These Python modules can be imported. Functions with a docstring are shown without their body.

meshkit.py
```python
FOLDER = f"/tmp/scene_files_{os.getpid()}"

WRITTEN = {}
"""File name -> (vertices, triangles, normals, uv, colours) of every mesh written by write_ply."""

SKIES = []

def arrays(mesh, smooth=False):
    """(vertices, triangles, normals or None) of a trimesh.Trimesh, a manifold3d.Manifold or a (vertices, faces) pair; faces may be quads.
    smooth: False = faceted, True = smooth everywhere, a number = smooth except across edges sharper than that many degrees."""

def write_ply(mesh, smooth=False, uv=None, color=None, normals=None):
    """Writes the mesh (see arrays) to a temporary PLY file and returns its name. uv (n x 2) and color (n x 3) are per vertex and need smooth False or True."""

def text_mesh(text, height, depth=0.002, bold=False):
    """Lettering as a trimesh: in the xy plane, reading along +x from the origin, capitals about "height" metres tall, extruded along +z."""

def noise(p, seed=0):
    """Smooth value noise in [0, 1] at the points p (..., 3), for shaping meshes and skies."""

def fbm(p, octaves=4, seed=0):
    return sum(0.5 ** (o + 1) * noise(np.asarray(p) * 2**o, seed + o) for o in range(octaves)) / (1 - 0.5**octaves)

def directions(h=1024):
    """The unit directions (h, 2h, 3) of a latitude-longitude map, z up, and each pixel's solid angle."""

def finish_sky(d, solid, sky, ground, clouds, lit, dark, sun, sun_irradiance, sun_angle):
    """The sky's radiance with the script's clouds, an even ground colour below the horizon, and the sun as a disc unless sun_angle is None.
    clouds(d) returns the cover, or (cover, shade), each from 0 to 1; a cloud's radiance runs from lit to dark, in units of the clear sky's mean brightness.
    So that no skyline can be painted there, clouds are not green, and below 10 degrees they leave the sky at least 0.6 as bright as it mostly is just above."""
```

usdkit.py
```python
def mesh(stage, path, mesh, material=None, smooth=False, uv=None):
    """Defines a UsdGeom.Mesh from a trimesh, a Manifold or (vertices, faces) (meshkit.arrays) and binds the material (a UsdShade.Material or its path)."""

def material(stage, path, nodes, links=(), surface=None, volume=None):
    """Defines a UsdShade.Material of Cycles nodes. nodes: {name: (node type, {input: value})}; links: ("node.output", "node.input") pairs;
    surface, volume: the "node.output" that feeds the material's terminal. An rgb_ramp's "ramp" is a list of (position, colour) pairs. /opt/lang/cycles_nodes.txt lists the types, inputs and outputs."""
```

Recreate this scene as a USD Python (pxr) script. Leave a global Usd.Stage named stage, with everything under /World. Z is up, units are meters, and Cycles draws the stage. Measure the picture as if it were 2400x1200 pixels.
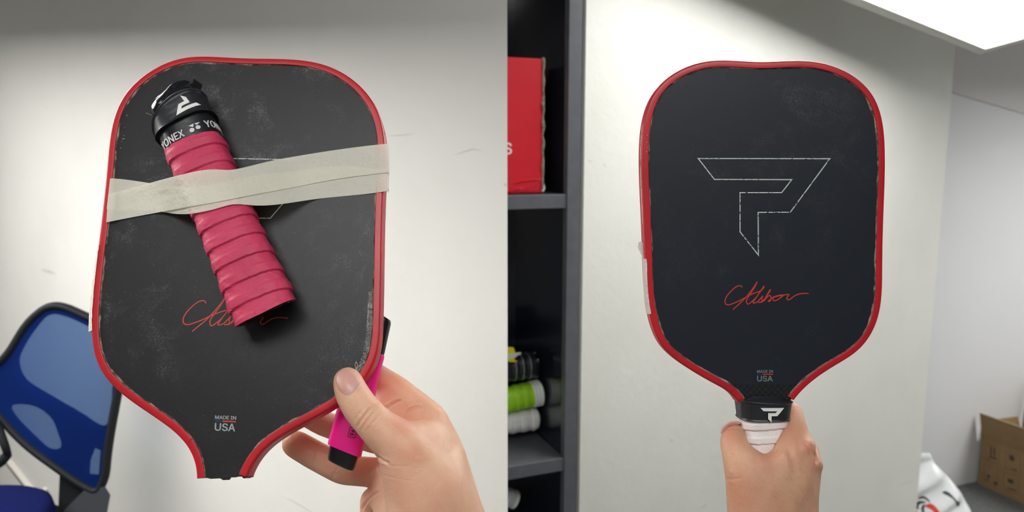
import math, numpy as np, trimesh, manifold3d, usdkit, meshkit
from shapely.geometry import Polygon, LineString, MultiPolygon, Point
from shapely import affinity
from scipy.interpolate import splprep, splev, LinearNDInterpolator, NearestNDInterpolator
from pxr import Usd, UsdGeom, Gf, Sdf, UsdLux
rng = np.random.default_rng(7)
stage = Usd.Stage.CreateInMemory()
UsdGeom.SetStageUpAxis(stage, 'Z'); UsdGeom.SetStageMetersPerUnit(stage, 1.0)
UsdGeom.Xform.Define(stage, '/World')

# ------------------------------------------------------------------ camera, light levels, exposure
PITCH, FPX, EYE = math.radians(8.2), 1700.0, np.array([0, 0, 1.5])
cR = np.array([1., 0, 0]); cF = np.array([0, math.cos(PITCH), -math.sin(PITCH)]); cU = np.array([0, math.sin(PITCH), math.cos(PITCH)])
cam = UsdGeom.Camera.Define(stage, '/World/camera')
cam.CreateHorizontalApertureAttr(36.0); cam.CreateVerticalApertureAttr(18.0); cam.CreateFocalLengthAttr(36.0 * FPX / 2400)
cam.CreateFStopAttr(9.0); cam.CreateFocusDistanceAttr(0.545); cam.CreateClippingRangeAttr(Gf.Vec2f(0.02, 100))
_m = Gf.Matrix4d(*np.vstack([np.r_[cR, 0], np.r_[cU, 0], np.r_[-cF, 0], np.r_[EYE, 1]]).ravel().tolist())
cam.AddTransformOp().Set(_m)
cam.CreateExposureAttr(1.4)
LAMP_RIGHT, UNSEEN_LAMP_LEFT, UNSEEN_LAMP_REAR, UNSEEN_LAMP_RECESS = 3.3, 4.2, 3.4, 9.0        # diffuser radiance; the right panel is in view, the other three are unseen

# ------------------------------------------------------------------ geometry helpers
def ray(x, y): return (x - 1200) / FPX * cR + cF + (600 - y) / FPX * cU
def at_y(x, y, Y): d = ray(x, y); return EYE + d * (Y / d[1])
def at_z(x, y, z): d = ray(x, y); return EYE + d * ((z - EYE[2]) / d[2])
def at_d(x, y, dep): return EYE + ray(x, y) * dep
def on_plane(x, y, P, n): d = ray(x, y); return EYE + d * (np.dot(P - EYE, n) / np.dot(d, n))
def unit(v): v = np.asarray(v, float); return v / np.linalg.norm(v)

class Frame:
    """Local axes: u right, v up, w towards the viewer."""
    def __init__(s, O, u, v, w): s.O, s.u, s.v, s.w = map(lambda a: np.asarray(a, float), (O, u, v, w)); s.M = np.stack([s.u, s.v, s.w])
    def local(s, P): return (np.asarray(P) - s.O) @ s.M.T
    def world(s, q): return np.asarray(q) @ s.M + s.O
    def px(s, x, y, w=0.0):
        return s.local(on_plane(x, y, s.O + s.w * w, s.w))
    def pts(s, L, w=0.0): return np.array([s.px(x, y, w) for x, y in L])
WORLD = Frame((0, 0, 0), (1, 0, 0), (0, 1, 0), (0, 0, 1))

used = {}
def numbered(path):
    k = used.get(path, 0); used[path] = k + 1
    return path if k == 0 else f'{path}_{k:03d}'
def tag(prim, label=None, cat=None, group=None, kind=None):
    for k, v in (('label', label), ('category', cat), ('group', group), ('kind', kind)):
        if v: prim.SetCustomDataByKey(k, v)
FR = {}
def thing(name, label, cat, frame=None, origin=None, group=None):
    if frame is None: frame = Frame(origin, (1, 0, 0), (0, 1, 0), (0, 0, 1))
    path = numbered('/World/' + name)
    x = UsdGeom.Xform.Define(stage, path)
    x.AddTransformOp().Set(Gf.Matrix4d(*np.vstack([np.r_[frame.u, 0], np.r_[frame.v, 0], np.r_[frame.w, 0], np.r_[frame.O, 1]]).ravel().tolist()))
    tag(x.GetPrim(), label, cat, group); FR[path] = frame
    return path
def part(parent, name, mesh, m, smooth=35, world=False, label=None, kind=None):
    """One mesh under a thing or part. The mesh is in the thing's local frame, or in world space with world=True."""
    path = numbered(parent + '/' + name)
    v, f = (mesh.vertices, mesh.faces) if isinstance(mesh, trimesh.Trimesh) else meshkit.arrays(mesh)[:2]
    top = '/'.join(parent.split('/')[:3])
    if world: v = FR[top].local(v)
    p = usdkit.mesh(stage, path, trimesh.Trimesh(v, f, process=False), m, smooth=smooth)
    tag(p.GetPrim(), label, None, None, kind)
    return path
def struct(name, mesh, m, label, smooth=False):
    p = usdkit.mesh(stage, numbered('/World/' + name), mesh, m, smooth=smooth)
    tag(p.GetPrim(), label, None, None, 'structure'); return '/World/' + name

def box(c, s, bevel=0):
    if bevel:
        b = trimesh.creation.icosphere(subdivisions=1, radius=bevel); vs = []
        for sx in (-1, 1):
            for sy in (-1, 1):
                for sz in (-1, 1): vs.append(b.vertices + np.array([sx, sy, sz]) * (np.array(s) / 2 - bevel))
        m = trimesh.convex.convex_hull(np.vstack(vs)); m.apply_translation(c); return m
    m = trimesh.creation.box(s); m.apply_translation(c); return m
def cat(*ms): return trimesh.util.concatenate([m for m in ms])
def extrude(poly, z0, z1):
    gs = poly.geoms if hasattr(poly, 'geoms') else [poly]
    out = []
    for g in gs:
        if g.area <= 0: continue
        m = trimesh.creation.extrude_polygon(g, z1 - z0, engine='earcut'); m.apply_translation([0, 0, z0]); out.append(m)
    return cat(*out)
def wall_seg(a, b, z0, z1, t, back):
    """A wall from plan point a to b with thickness t on the side of the vector back."""
    a, b = np.array(a, float), np.array(b, float); d = unit(b - a); n = np.array([-d[1], d[0]]); n = n if n @ back > 0 else -n
    return extrude(Polygon([a, b, b + n * t, a + n * t]), z0, z1)
def loft(rings, cap=True):
    r = np.asarray(rings, float); n, m = r.shape[:2]; V = r.reshape(-1, 3); F = []
    i = np.arange(n - 1)[:, None] * m; j = np.arange(m)[None]; k = (j + 1) % m
    F = np.concatenate([np.stack([i + j, i + k, i + m + k], -1).reshape(-1, 3), np.stack([i + j, i + m + k, i + m + j], -1).reshape(-1, 3)])
    if cap:
        V = np.vstack([V, r[0].mean(0), r[-1].mean(0)]); a, b = n * m, n * m + 1; jj = np.arange(m); kk = (jj + 1) % m
        F = np.vstack([F, np.stack([np.full(m, a), kk, jj], -1), np.stack([np.full(m, b), (n - 1) * m + jj, (n - 1) * m + kk], -1)])
    t = trimesh.Trimesh(V, F, process=False); trimesh.repair.fix_normals(t) if cap else None
    return t
def tube(P, r, seg=12):
    P = np.asarray(P, float); r = np.broadcast_to(np.asarray(r, float), len(P)); T = np.gradient(P, axis=0); rings = []
    up = np.array([0, 0, 1.]) if abs(unit(T[0])[2]) < .9 else np.array([1., 0, 0])
    for p, t, q in zip(P, T, r):
        t = unit(t); a = unit(up - t * (up @ t)); b = np.cross(t, a); up = a
        th = np.linspace(0, 2 * np.pi, seg, endpoint=False)
        rings.append(p + q * (np.cos(th)[:, None] * a + np.sin(th)[:, None] * b))
    return loft(rings)
def spline(L, n, s=0.0, per=False):
    L = np.asarray(L, float); tck, _ = splprep(L.T, s=s, k=min(3, len(L) - 1), per=per)
    d = np.array(splev(np.linspace(0, 1, 8 * n), tck)).T
    a = np.r_[0, np.cumsum(np.linalg.norm(np.diff(d, axis=0), axis=1))]
    t = np.linspace(0, a[-1], n)
    return np.stack([np.interp(t, a, d[:, k]) for k in range(d.shape[1])], 1)
def sweep_edge(path, prof, cap=True):
    """Sweep the closed profile [(inward, w)] along an open plane path; the inside is towards the path's centre."""
    T = np.gradient(path, axis=0); T /= np.linalg.norm(T, axis=1)[:, None]; N = np.stack([-T[:, 1], T[:, 0]], 1)
    c = path.mean(0)
    if ((c - path) * N).sum() < 0: N = -N
    prof = np.asarray(prof)
    rings = np.concatenate([path[:, None, :] + N[:, None, :] * prof[None, :, 0, None], np.broadcast_to(prof[None, :, 1, None], (len(path), len(prof), 1))], -1)
    return loft(rings, cap), N
def strokes(lines, width, w0, w1):
    from shapely import union_all
    return extrude(union_all([LineString(l).buffer(width / 2, cap_style='round', quad_segs=3) for l in lines]), w0, w1)
def text_on(frame_map, text, px, depth=0.0002, w=0.0, bold=True):
    """Lettering whose bounding box goes to three picture points: top left, top right, bottom left of the lettering."""
    t = meshkit.text_mesh(text, 0.01, 0.001, bold); b0, b1 = t.bounds
    tl, tr, bl = (frame_map(*q) for q in px)
    s = (t.vertices - b0) / (b1 - b0); v = tl + s[:, :1] * (tr - tl) + (1 - s[:, 1:2]) * (bl - tl)
    v[:, 2] = w + depth * s[:, 2]
    return trimesh.Trimesh(v, t.faces, process=False)
def affine(src, dst):
    A = np.linalg.solve(np.c_[np.array(src, float), np.ones(3)], np.array(dst, float))
    return lambda x, y: np.array([x, y, 1.0]) @ A

# ------------------------------------------------------------------ materials
L = '/World/Looks/'
def mat(name, color, rough=0.5, color2=None, nscale=10, nlo=.4, nhi=.6, detail=4, bump=None, bscale=100, bdist=.001, extra=None, **kw):
    n = {'p': ('principled_bsdf', dict(base_color=color, roughness=rough, **kw)), 'g': ('geometry', {})}; l = []
    if color2 is not None:
        n['n'] = ('noise_texture', dict(scale=nscale, detail=detail, roughness=.6)); n['r'] = ('rgb_ramp', dict(ramp=[(nlo, color), (nhi, color2)]))
        l += [('g.position', 'n.vector'), ('n.fac', 'r.fac'), ('r.color', 'p.base_color')]
    if bump:
        n['bn'] = ('noise_texture', dict(scale=bscale, detail=4, roughness=.6)); n['b'] = ('bump', dict(strength=bump, distance=bdist))
        l += [('g.position', 'bn.vector'), ('bn.fac', 'b.height'), ('b.normal', 'p.normal')]
    return usdkit.material(stage, L + name, n, l, surface='p.BSDF')
M = {}
M['wall_left'] = mat('wall_left', (.72, .71, .675), .55, (.66, .65, .62), 2.2, .45, .75, 5, bump=.25, bscale=60, bdist=.002)
M['wall_right'] = mat('wall_right', (.68, .68, .63), .5, (.64, .64, .585), 3, .45, .75, 5, bump=.3, bscale=38, bdist=.003)
M['wall_plain'] = mat('wall_plain', (.66, .66, .66), .6, bump=.2, bscale=50, bdist=.002)
M['ceiling'] = mat('ceiling', (.62, .6, .58), .8)
M['floor'] = mat('floor', (.10, .105, .10), .8, (.14, .145, .135), 60, .35, .65, bump=.6, bscale=300, bdist=.003)
M['red_guard'] = mat('red_guard', (.50, .006, .014), .38, (.42, .005, .013), 30, .4, .65, bump=.15, bscale=120, bdist=.0005)
M['rim_scuff'] = mat('rim_scuff', (.75, .68, .62), .6, (.60, .25, .22), 500, .45, .6, bump=.5, bscale=700, bdist=.0005)
M['glue'] = mat('glue', (.33, .26, .21), .5, (.04, .035, .035), 90, .40, .56, bump=.8, bscale=900, bdist=.0008)
M['print_grey'] = mat('print_grey', (.42, .46, .46), .5)
M['print_pale'] = mat('print_pale', (.60, .61, .62), .4)
M['print_red'] = mat('print_red', (.52, .035, .022), .45)
M['print_blue'] = mat('print_blue', (.006, .012, .075), .5)
M['seam'] = mat('seam', (.06, .004, .006), .8)
M['white_print'] = mat('white_print', (.78, .78, .76), .35)
M['rubber'] = mat('rubber', (.012, .014, .019), .38, bump=.1, bscale=400, bdist=.0004)
M['black_tape'] = mat('black_tape', (.007, .008, .010), .3, bump=.2, bscale=90, bdist=.001)
M['black_wrap'] = mat('black_wrap', (.004, .005, .008), .22, bump=.25, bscale=110, bdist=.002)
M['black_gloss'] = mat('black_gloss', (.006, .006, .007), .22)
M['matte_black'] = mat('matte_black', (.004, .004, .005), .8, specular_ior_level=.15)
M['tear'] = mat('tear', (.05, .05, .052), .8, (.35, .33, .30), 400, .55, .7)
M['pink_grip'] = mat('pink_grip', (.60, .038, .112), .58, (.50, .026, .085), 40, .35, .65, bump=.55, bscale=230, bdist=.0012)
M['white_grip'] = mat('white_grip', (.80, .75, .74), .6, (.72, .66, .65), 60, .4, .65, bump=.4, bscale=160, bdist=.001)
M['marker_pink'] = mat('marker_pink', (.82, .012, .25), .22)
M['cab_metal'] = mat('cab_metal', (.115, .12, .135), .42, (.10, .105, .118), 40, bump=.1, bscale=300, bdist=.0005)
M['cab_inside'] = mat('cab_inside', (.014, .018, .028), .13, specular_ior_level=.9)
M['red_carton'] = mat('red_carton', (.66, .012, .025), .4, (.60, .01, .022), 6, .4, .7)
M['red_film'] = mat('red_film', (.68, .015, .04), .16, bump=.3, bscale=60, bdist=.003)
M['torn_card'] = mat('torn_card', (.42, .33, .25), .8, (.20, .15, .11), 260, .42, .6)
M['white_ink'] = mat('white_ink', (.75, .72, .68), .5)
M['grip_black'] = mat('grip_black', (.012, .014, .02), .35, bump=.3, bscale=120, bdist=.001)
M['grip_green'] = mat('grip_green', (.36, .72, .02), .45, bump=.3, bscale=120, bdist=.001)
M['grip_pale'] = mat('grip_pale', (.86, .86, .84), .55, bump=.3, bscale=120, bdist=.001)
M['grip_ring'] = mat('grip_ring', (.80, .83, .80), .4)
M['grip_grey'] = mat('grip_grey', (.55, .55, .54), .6)
M['tag_yellow'] = mat('tag_yellow', (.80, .68, .02), .4)
M['tag_clear'] = mat('tag_clear', (.65, .70, .52), .35)
M['cardboard'] = mat('cardboard', (.30, .185, .085), .75, (.26, .16, .07), 20, .35, .65)
M['card_in'] = mat('card_in', (.40, .25, .10), .75)
M['card_edge'] = mat('card_edge', (.58, .50, .42), .8)
M['card_print'] = mat('card_print', (.06, .045, .03), .7)
M['card_faint'] = mat('card_faint', (.20, .12, .055), .7)
M['bag'] = mat('bag', (.80, .82, .83), .3, bump=.2, bscale=22, bdist=.01, subsurface_weight=.15, subsurface_radius=(1, 1, 1), subsurface_scale=.01)
M['bag_dark'] = mat('bag_dark', (.035, .045, .045), .5)
M['bag_red'] = mat('bag_red', (.66, .03, .02), .5)
M['chair_black'] = mat('chair_black', (.008, .009, .011), .6, specular_ior_level=.2)
M['chair_slate'] = mat('chair_slate', (.03, .034, .042), .55)
M['chair_support'] = mat('chair_support', (.004, .006, .04), .7, specular_ior_level=.1)
M['chair_seat'] = mat('chair_seat', (.004, .007, .065), .95, (.003, .006, .05), 400, .4, .6, bump=.6, bscale=700, bdist=.002, specular_ior_level=.08)
M['pale_plastic'] = mat('pale_plastic', (.66, .63, .57), .4)
M['cord_dark'] = mat('cord_dark', (.09, .09, .08), .6)
M['lamp_frame'] = mat('lamp_frame', (.55, .55, .52), .5)
M['nail'] = mat('nail', (.60, .27, .235), .38, (.66, .34, .29), 70, .35, .65, subsurface_weight=.15, subsurface_radius=(1, .4, .25), subsurface_scale=.003)
def emit(name, s, c=(1, 1, .985)): return usdkit.material(stage, L + name, {'e': ('emission', dict(color=c, strength=s))}, [], surface='e.emission')
M['lamp_right'] = emit('lamp_right', LAMP_RIGHT); M['unseen_lamp_left'] = emit('unseen_lamp_left', UNSEEN_LAMP_LEFT, (1, .985, .95)); M['unseen_lamp_rear'] = emit('unseen_lamp_rear', UNSEEN_LAMP_REAR); M['unseen_lamp_recess'] = emit('unseen_lamp_recess', UNSEEN_LAMP_RECESS)

def skin(name, c1, c2):
    n = {'g': ('geometry', {}), 'n': ('noise_texture', dict(scale=38, detail=4, roughness=.55)), 'r': ('rgb_ramp', dict(ramp=[(.36, c1), (.66, c2)])),
         'v': ('voronoi_texture', dict(scale=900, feature='f1')), 'bn': ('noise_texture', dict(scale=260, detail=5, roughness=.65)),
         'ma': ('math', dict(math_type='multiply_add', value2=.35)), 'b': ('bump', dict(strength=.35, distance=.0009)),
         'at': ('attribute', dict(attribute='flush_shade')), 'mx': ('mix_color', dict(b=(c2[0] * .92, c2[1] * .66, c2[2] * .66))), 'p': ('principled_bsdf', dict(roughness=.5, specular_ior_level=.4, subsurface_weight=.25, subsurface_radius=(1, .38, .2), subsurface_scale=.004))}
    l = [('g.position', 'n.vector'), ('n.fac', 'r.fac'), ('r.color', 'mx.a'), ('at.fac', 'mx.fac'), ('mx.result', 'p.base_color'), ('g.position', 'v.vector'), ('g.position', 'bn.vector'),
         ('v.distance', 'ma.value1'), ('bn.fac', 'ma.value3'), ('ma.value', 'b.height'), ('b.normal', 'p.normal')]
    return usdkit.material(stage, L + name, n, l, surface='p.BSDF')
M['skin_left'] = skin('skin_left', (.74, .47, .32), (.68, .385, .255)); M['skin_right'] = skin('skin_right', (.60, .36, .23), (.55, .29, .185))

def face_mat(name, base, dust, amount, rough=.5, spec=.34):
    """Matte black sheet with pale dust in clouds of fine specks."""
    n = {'g': ('geometry', {}), 'a': ('noise_texture', dict(scale=34, detail=6, roughness=.7, distortion=.4)), 'ar': ('map_range', dict(range_type='smoothstep', from_min=.46, from_max=.82, clamp=True)),
         'f': ('noise_texture', dict(scale=900, detail=5, roughness=.75)), 'fr': ('map_range', dict(range_type='smoothstep', from_min=.40, from_max=.85, clamp=True)),
         's': ('noise_texture', dict(scale=1300, detail=1, roughness=.5)), 'sr': ('map_range', dict(range_type='smoothstep', from_min=.76, from_max=.84, clamp=True)),
         'm': ('math', dict(math_type='multiply')), 'm2': ('math', dict(math_type='multiply', value2=amount)), 'm3': ('math', dict(math_type='multiply_add', value2=amount * .5)),
         'k': ('noise_texture', dict(scale=9, detail=2)), 'kr': ('map_range', dict(range_type='smoothstep', from_min=.40, from_max=.66, to_min=.08, clamp=True)), 'm4': ('math', dict(math_type='multiply')), 'c': ('mix_color', dict(a=base, b=dust)), 'b': ('bump', dict(strength=.13, distance=.0004)),
         'p': ('principled_bsdf', dict(roughness=rough, specular_ior_level=spec))}
    l = [('g.position', x + '.vector') for x in 'afsk'] + [('a.fac', 'ar.value'), ('f.fac', 'fr.value'), ('s.fac', 'sr.value'), ('ar.result', 'm.value1'), ('fr.result', 'm.value2'),
         ('k.fac', 'kr.value'), ('m.value', 'm4.value1'), ('kr.result', 'm4.value2'), ('m4.value', 'm2.value1'), ('sr.result', 'm3.value1'), ('m2.value', 'm3.value3'), ('m3.value', 'c.fac'), ('c.result', 'p.base_color'), ('f.fac', 'b.height'), ('b.normal', 'p.normal')]
    return usdkit.material(stage, L + name, n, l, surface='p.BSDF')
M['face_left'] = face_mat('face_left', (.010, .010, .0115), (.44, .46, .48), 1.0, .40, .35)
M['face_right'] = face_mat('face_right', (.006, .0095, .017), (.34, .36, .36), .42, .45, .38)
def worn_mat(name, ink, base):
    n = {'g': ('geometry', {}), 'a': ('noise_texture', dict(scale=420, detail=3, roughness=.6)), 'r': ('rgb_ramp', dict(ramp=[(.57, ink), (.62, base)])), 'p': ('principled_bsdf', dict(roughness=.5))}
    return usdkit.material(stage, L + name, n, [('g.position', 'a.vector'), ('a.fac', 'r.fac'), ('r.color', 'p.base_color')], surface='p.BSDF')
M['logo_line'] = worn_mat('logo_line', (.46, .52, .51), (.03, .033, .04))
def weave_mat():
    n = {'t': ('texture_coordinate', {}), 'mp': ('mapping', dict(rotation=(0, 0, math.radians(45)), scale=(1, 1, 1))), 'c': ('checker_texture', dict(scale=420, color1=(.004, .005, .006), color2=(.016, .019, .025))), 'p': ('principled_bsdf', dict(roughness=.3)),
         'n': ('noise_texture', dict(scale=300, detail=2)), 'x': ('mix_color', dict(blend_type='multiply', fac=.8))}
    return usdkit.material(stage, L + 'carbon', n, [('t.object', 'c.vector'), ('c.color', 'x.a'), ('t.object', 'n.vector'), ('n.color', 'x.b'), ('x.result', 'p.base_color')], surface='p.BSDF')
M['carbon'] = weave_mat()
def tape_mat(name, col, clear):
    n = {'g': ('geometry', {}), 'bn': ('noise_texture', dict(scale=420, detail=4, roughness=.7)), 'cr': ('noise_texture', dict(scale=60, detail=3)), 'b': ('bump', dict(strength=.8, distance=.0012)), 'b2': ('bump', dict(strength=.5, distance=.003)),
         'p': ('principled_bsdf', dict(base_color=col, roughness=.42)), 't': ('translucent_bsdf', dict(color=col)), 'x': ('transparent_bsdf', dict(color=(.97, .96, .9))), 'm': ('mix_closure', dict(fac=.08)), 'm2': ('mix_closure', dict(fac=clear))}
    l = [('g.position', 'bn.vector'), ('g.position', 'cr.vector'), ('bn.fac', 'b.height'), ('cr.fac', 'b2.height'), ('b.normal', 'b2.normal'), ('b2.normal', 'p.normal'), ('p.BSDF', 'm.closure1'), ('t.BSDF', 'm.closure2'), ('m.closure', 'm2.closure1'), ('x.BSDF', 'm2.closure2')]
    return usdkit.material(stage, L + name, n, l, surface='m2.closure')
M['masking'] = tape_mat('masking', (.95, .93, .83), .48); M['tape_bit'] = tape_mat('tape_bit', (.80, .76, .70), .12)
def mesh_fabric():
    n = {'p': ('principled_bsdf', dict(base_color=(.003, .021, .14), roughness=.8, specular_ior_level=.15)), 'x': ('transparent_bsdf', dict(color=(.70, .87, 1))), 'm2': ('mix_closure', dict(fac=.46)), 'g': ('geometry', {}), 'mp': ('mapping', dict(rotation=(0, .6, 0))), 'wv': ('wave_texture', dict(scale=130, distortion=0, detail=0)), 'wr': ('map_range', dict(to_min=.40, to_max=.62)), 'tr': ('translucent_bsdf', dict(color=(.01, .05, .4))), 'm': ('mix_closure', dict(fac=.3))}
    return usdkit.material(stage, L + 'mesh_fabric', n, [('p.BSDF', 'm.closure1'), ('tr.BSDF', 'm.closure2'), ('m.closure', 'm2.closure1'), ('x.BSDF', 'm2.closure2'), ('g.position', 'mp.vector'), ('mp.vector', 'wv.vector'), ('wv.fac', 'wr.value'), ('wr.result', 'm2.fac')], surface='m2.closure')
M['mesh_fabric'] = mesh_fabric()

# ------------------------------------------------------------------ the setting
H = 2.4
struct('floor', extrude(Polygon([(-3.4, -2.4), (3.6, -2.4), (3.6, 4.8), (-3.4, 4.8)]), -.06, 0), M['floor'], 'dark grey carpet floor')
struct('ceiling', extrude(Polygon([(-3.4, -2.4), (3.6, -2.4), (3.6, 4.8), (-3.4, 4.8)]), H, H + .06), M['ceiling'], 'plain pale ceiling')
LW = lambda x: 1.1 + .79 * abs(x + .007)
struct('wall_left', extrude(Polygon([(-.007, 1.1), (-3.3, LW(-3.3)), (-3.3, LW(-3.3) + .06), (-.0075, 1.16)]), 0, H), M['wall_left'], 'off white painted wall behind the taped paddle')
def wall_mark(parent, pts, P, n, wd, m):
    q = np.array([on_plane(x, y, P, n) for x, y in pts]); q = spline(q, 24); t_ = np.gradient(q, axis=0); sd_ = np.cross(t_, n); sd_ /= np.linalg.norm(sd_, axis=1)[:, None]
    k_ = np.sin(np.linspace(.05, np.pi - .05, 24))[:, None] * wd / 2
    rings = np.stack([q + sd_ * k_ - n * .0001, q + sd_ * k_ + n * .0003, q - sd_ * k_ + n * .0003, q - sd_ * k_ - n * .0001], 1)
    me = loft(rings); usdkit.mesh(stage, numbered(parent + '/scuff_mark'), me, m)
_n = -unit([.79, 1, 0]); _P = np.array([-.007, 1.1, 1.5]); M['mark'] = mat('mark', (.56, .55, .53), .6); M['mark_warm'] = mat('mark_warm', (.60, .58, .52), .6)
for pts, wd in (([(660, 1162), (700, 1182), (760, 1222)], .004), ([(95, 632), (112, 636), (132, 642)], .012), ([(1060, 362), (1090, 355), (1105, 351), (1135, 358)], .002), ([(905, 318), (950, 316), (975, 312)], .002), ([(1180, 432), (1184, 433), (1188, 434)], .004)): wall_mark('/World/wall_left', pts, _P, _n, wd, M['mark'])
RA, RB = np.array([.148, 1.5]), np.array([1.4825, 2.5])
struct('wall_right', wall_seg(RA, RB, 0, H, .07, (0, 1)), M['wall_right'], 'off white rough painted wall behind the held paddle')
_d = unit([*(RB - RA), 0]); _n = np.array([_d[1], -_d[0], 0]); _P = np.array([*RA, 1.5])
for pts, wd in (([(2100, 1142), (2130, 1130), (2148, 1126)], .004), ([(1640, 1192), (1652, 1185), (1658, 1180)], .006), ([(1570, 1030), (1574, 1032), (1577, 1035)], .006), ([(1378, 375), (1384, 378), (1390, 376)], .004), ([(1412, 390), (1416, 384), (1419, 392)], .003)): wall_mark('/World/wall_right', pts, _P, _n, wd, M['mark_warm'])
EW = lambda x: 3.115 + .364 * (x - 2.04)
struct('wall_far', wall_seg((1.0, EW(1.0)), (3.5, EW(3.5)), 0, H, .07, (0, 1)), M['wall_plain'], 'pale wall of the recess behind the cardboard box')
struct('wall_east', wall_seg((3.4, -2.3), (3.4, 3.7), 0, H, .07, (1, 0)), M['wall_plain'], 'pale side wall outside the picture')
struct('wall_west', wall_seg((-3.2, -2.3), (-3.2, 3.7), 0, H, .07, (-1, 0)), M['wall_plain'], 'pale side wall beyond the chair')
struct('wall_rear', wall_seg((-3.3, -2.2), (3.5, -2.2), 0, H, .07, (0, -1)), M['wall_plain'], 'pale wall behind the viewer')
fn = unit([-.364, 1, 0]); fp = np.array([2.04, 3.115, 0])
s0, s1 = on_plane(2228, 217, fp, fn), on_plane(2400, 268, fp, fn)
sd = unit((s1 - s0)[:2]); za = s0[2] + (s1[2] - s0[2]) * -2; zb = s0[2] + (s1[2] - s0[2]) * 4
pa, pb = s0[:2] - (s1 - s0)[:2] * 2, s0[:2] + (s1 - s0)[:2] * 4; nn = np.array([-sd[1], sd[0]])
sv = [(*(q - nn * d), z) for q, zz in ((pa, za), (pb, zb)) for d in (.012, .0) for z in (zz, H)]
struct('trim_1', trimesh.convex.convex_hull(np.array(sv)), M['ceiling'], 'warm grey bulkhead band above the far wall')

# lamps: flat square-cornered panels hung low, one in view, three unseen
def lamp(name, label, C, e1, e2, l1, l2, material, rim=.03, wire=True):
    """C: a lower corner, e1 and e2: edge directions; the diffuser looks down."""
    e1 = unit(e1); e2 = unit(e2 - e1 * (e1 @ e2)); n = np.cross(e1, e2); n = n if n[2] > 0 else -n
    if np.cross(e1, e2) @ n < 0: C = C + e1 * l1; e1 = -e1
    fr = Frame(C + e1 * l1 / 2 + e2 * l2 / 2, e1, e2, n); t = thing(name, label, 'ceiling light', fr, group=None)
    outer = Polygon([(-l1/2, -l2/2), (l1/2, -l2/2), (l1/2, l2/2), (-l1/2, l2/2)])
    part(t, 'frame', extrude(outer.difference(outer.buffer(-rim, join_style='mitre')), 0, .03), M['lamp_frame'], False)
    part(t, 'back_plate', extrude(outer.buffer(-.004, join_style='mitre'), .03, .04), M['lamp_frame'], False)
    part(t, 'diffuser', extrude(outer.buffer(-rim, join_style='mitre'), .006, .012), material, False)
    for sx, sy in ((-1, -1), (1, 1)):
        top = fr.local(fr.world([sx * l1 * .4, sy * l2 * .4, .04]) * np.array([1, 1, 0]) + np.array([0, 0, H]))
        part(t, 'hanger_wire', tube([(sx * l1 * .4, sy * l2 * .4, .04), top], .0015, 6), M['chair_black'])
    return fr
rn = unit(np.cross(unit([.749 * -1, 1, 0]), [0, 0, 1]))
A3, nw = np.array([*RA, 1.5]), unit([-(RB - RA)[1], (RB - RA)[0], 0])
W1, W2 = on_plane(1720, 0, A3, nw), on_plane(2235, 240, A3, nw)
w = unit(W2 - W1); e_ = unit(np.cross(w, [0, 0, 1])); g_ = np.cross(e_, w); g_ = g_ if g_[2] > 0 else -g_
th = math.radians(-9); nl = math.cos(th) * g_ + math.sin(th) * e_
Cc = on_plane(2296, 127, W1, nl); q1 = on_plane(1975, 0, W1, nl) - Cc; q2 = on_plane(2400, 105, W1, nl) - Cc
lamp('panel_light', 'bright white square-cornered panel light at the top right', Cc, q1, q2, 1.25, .7, M['lamp_right'], .028)
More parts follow.
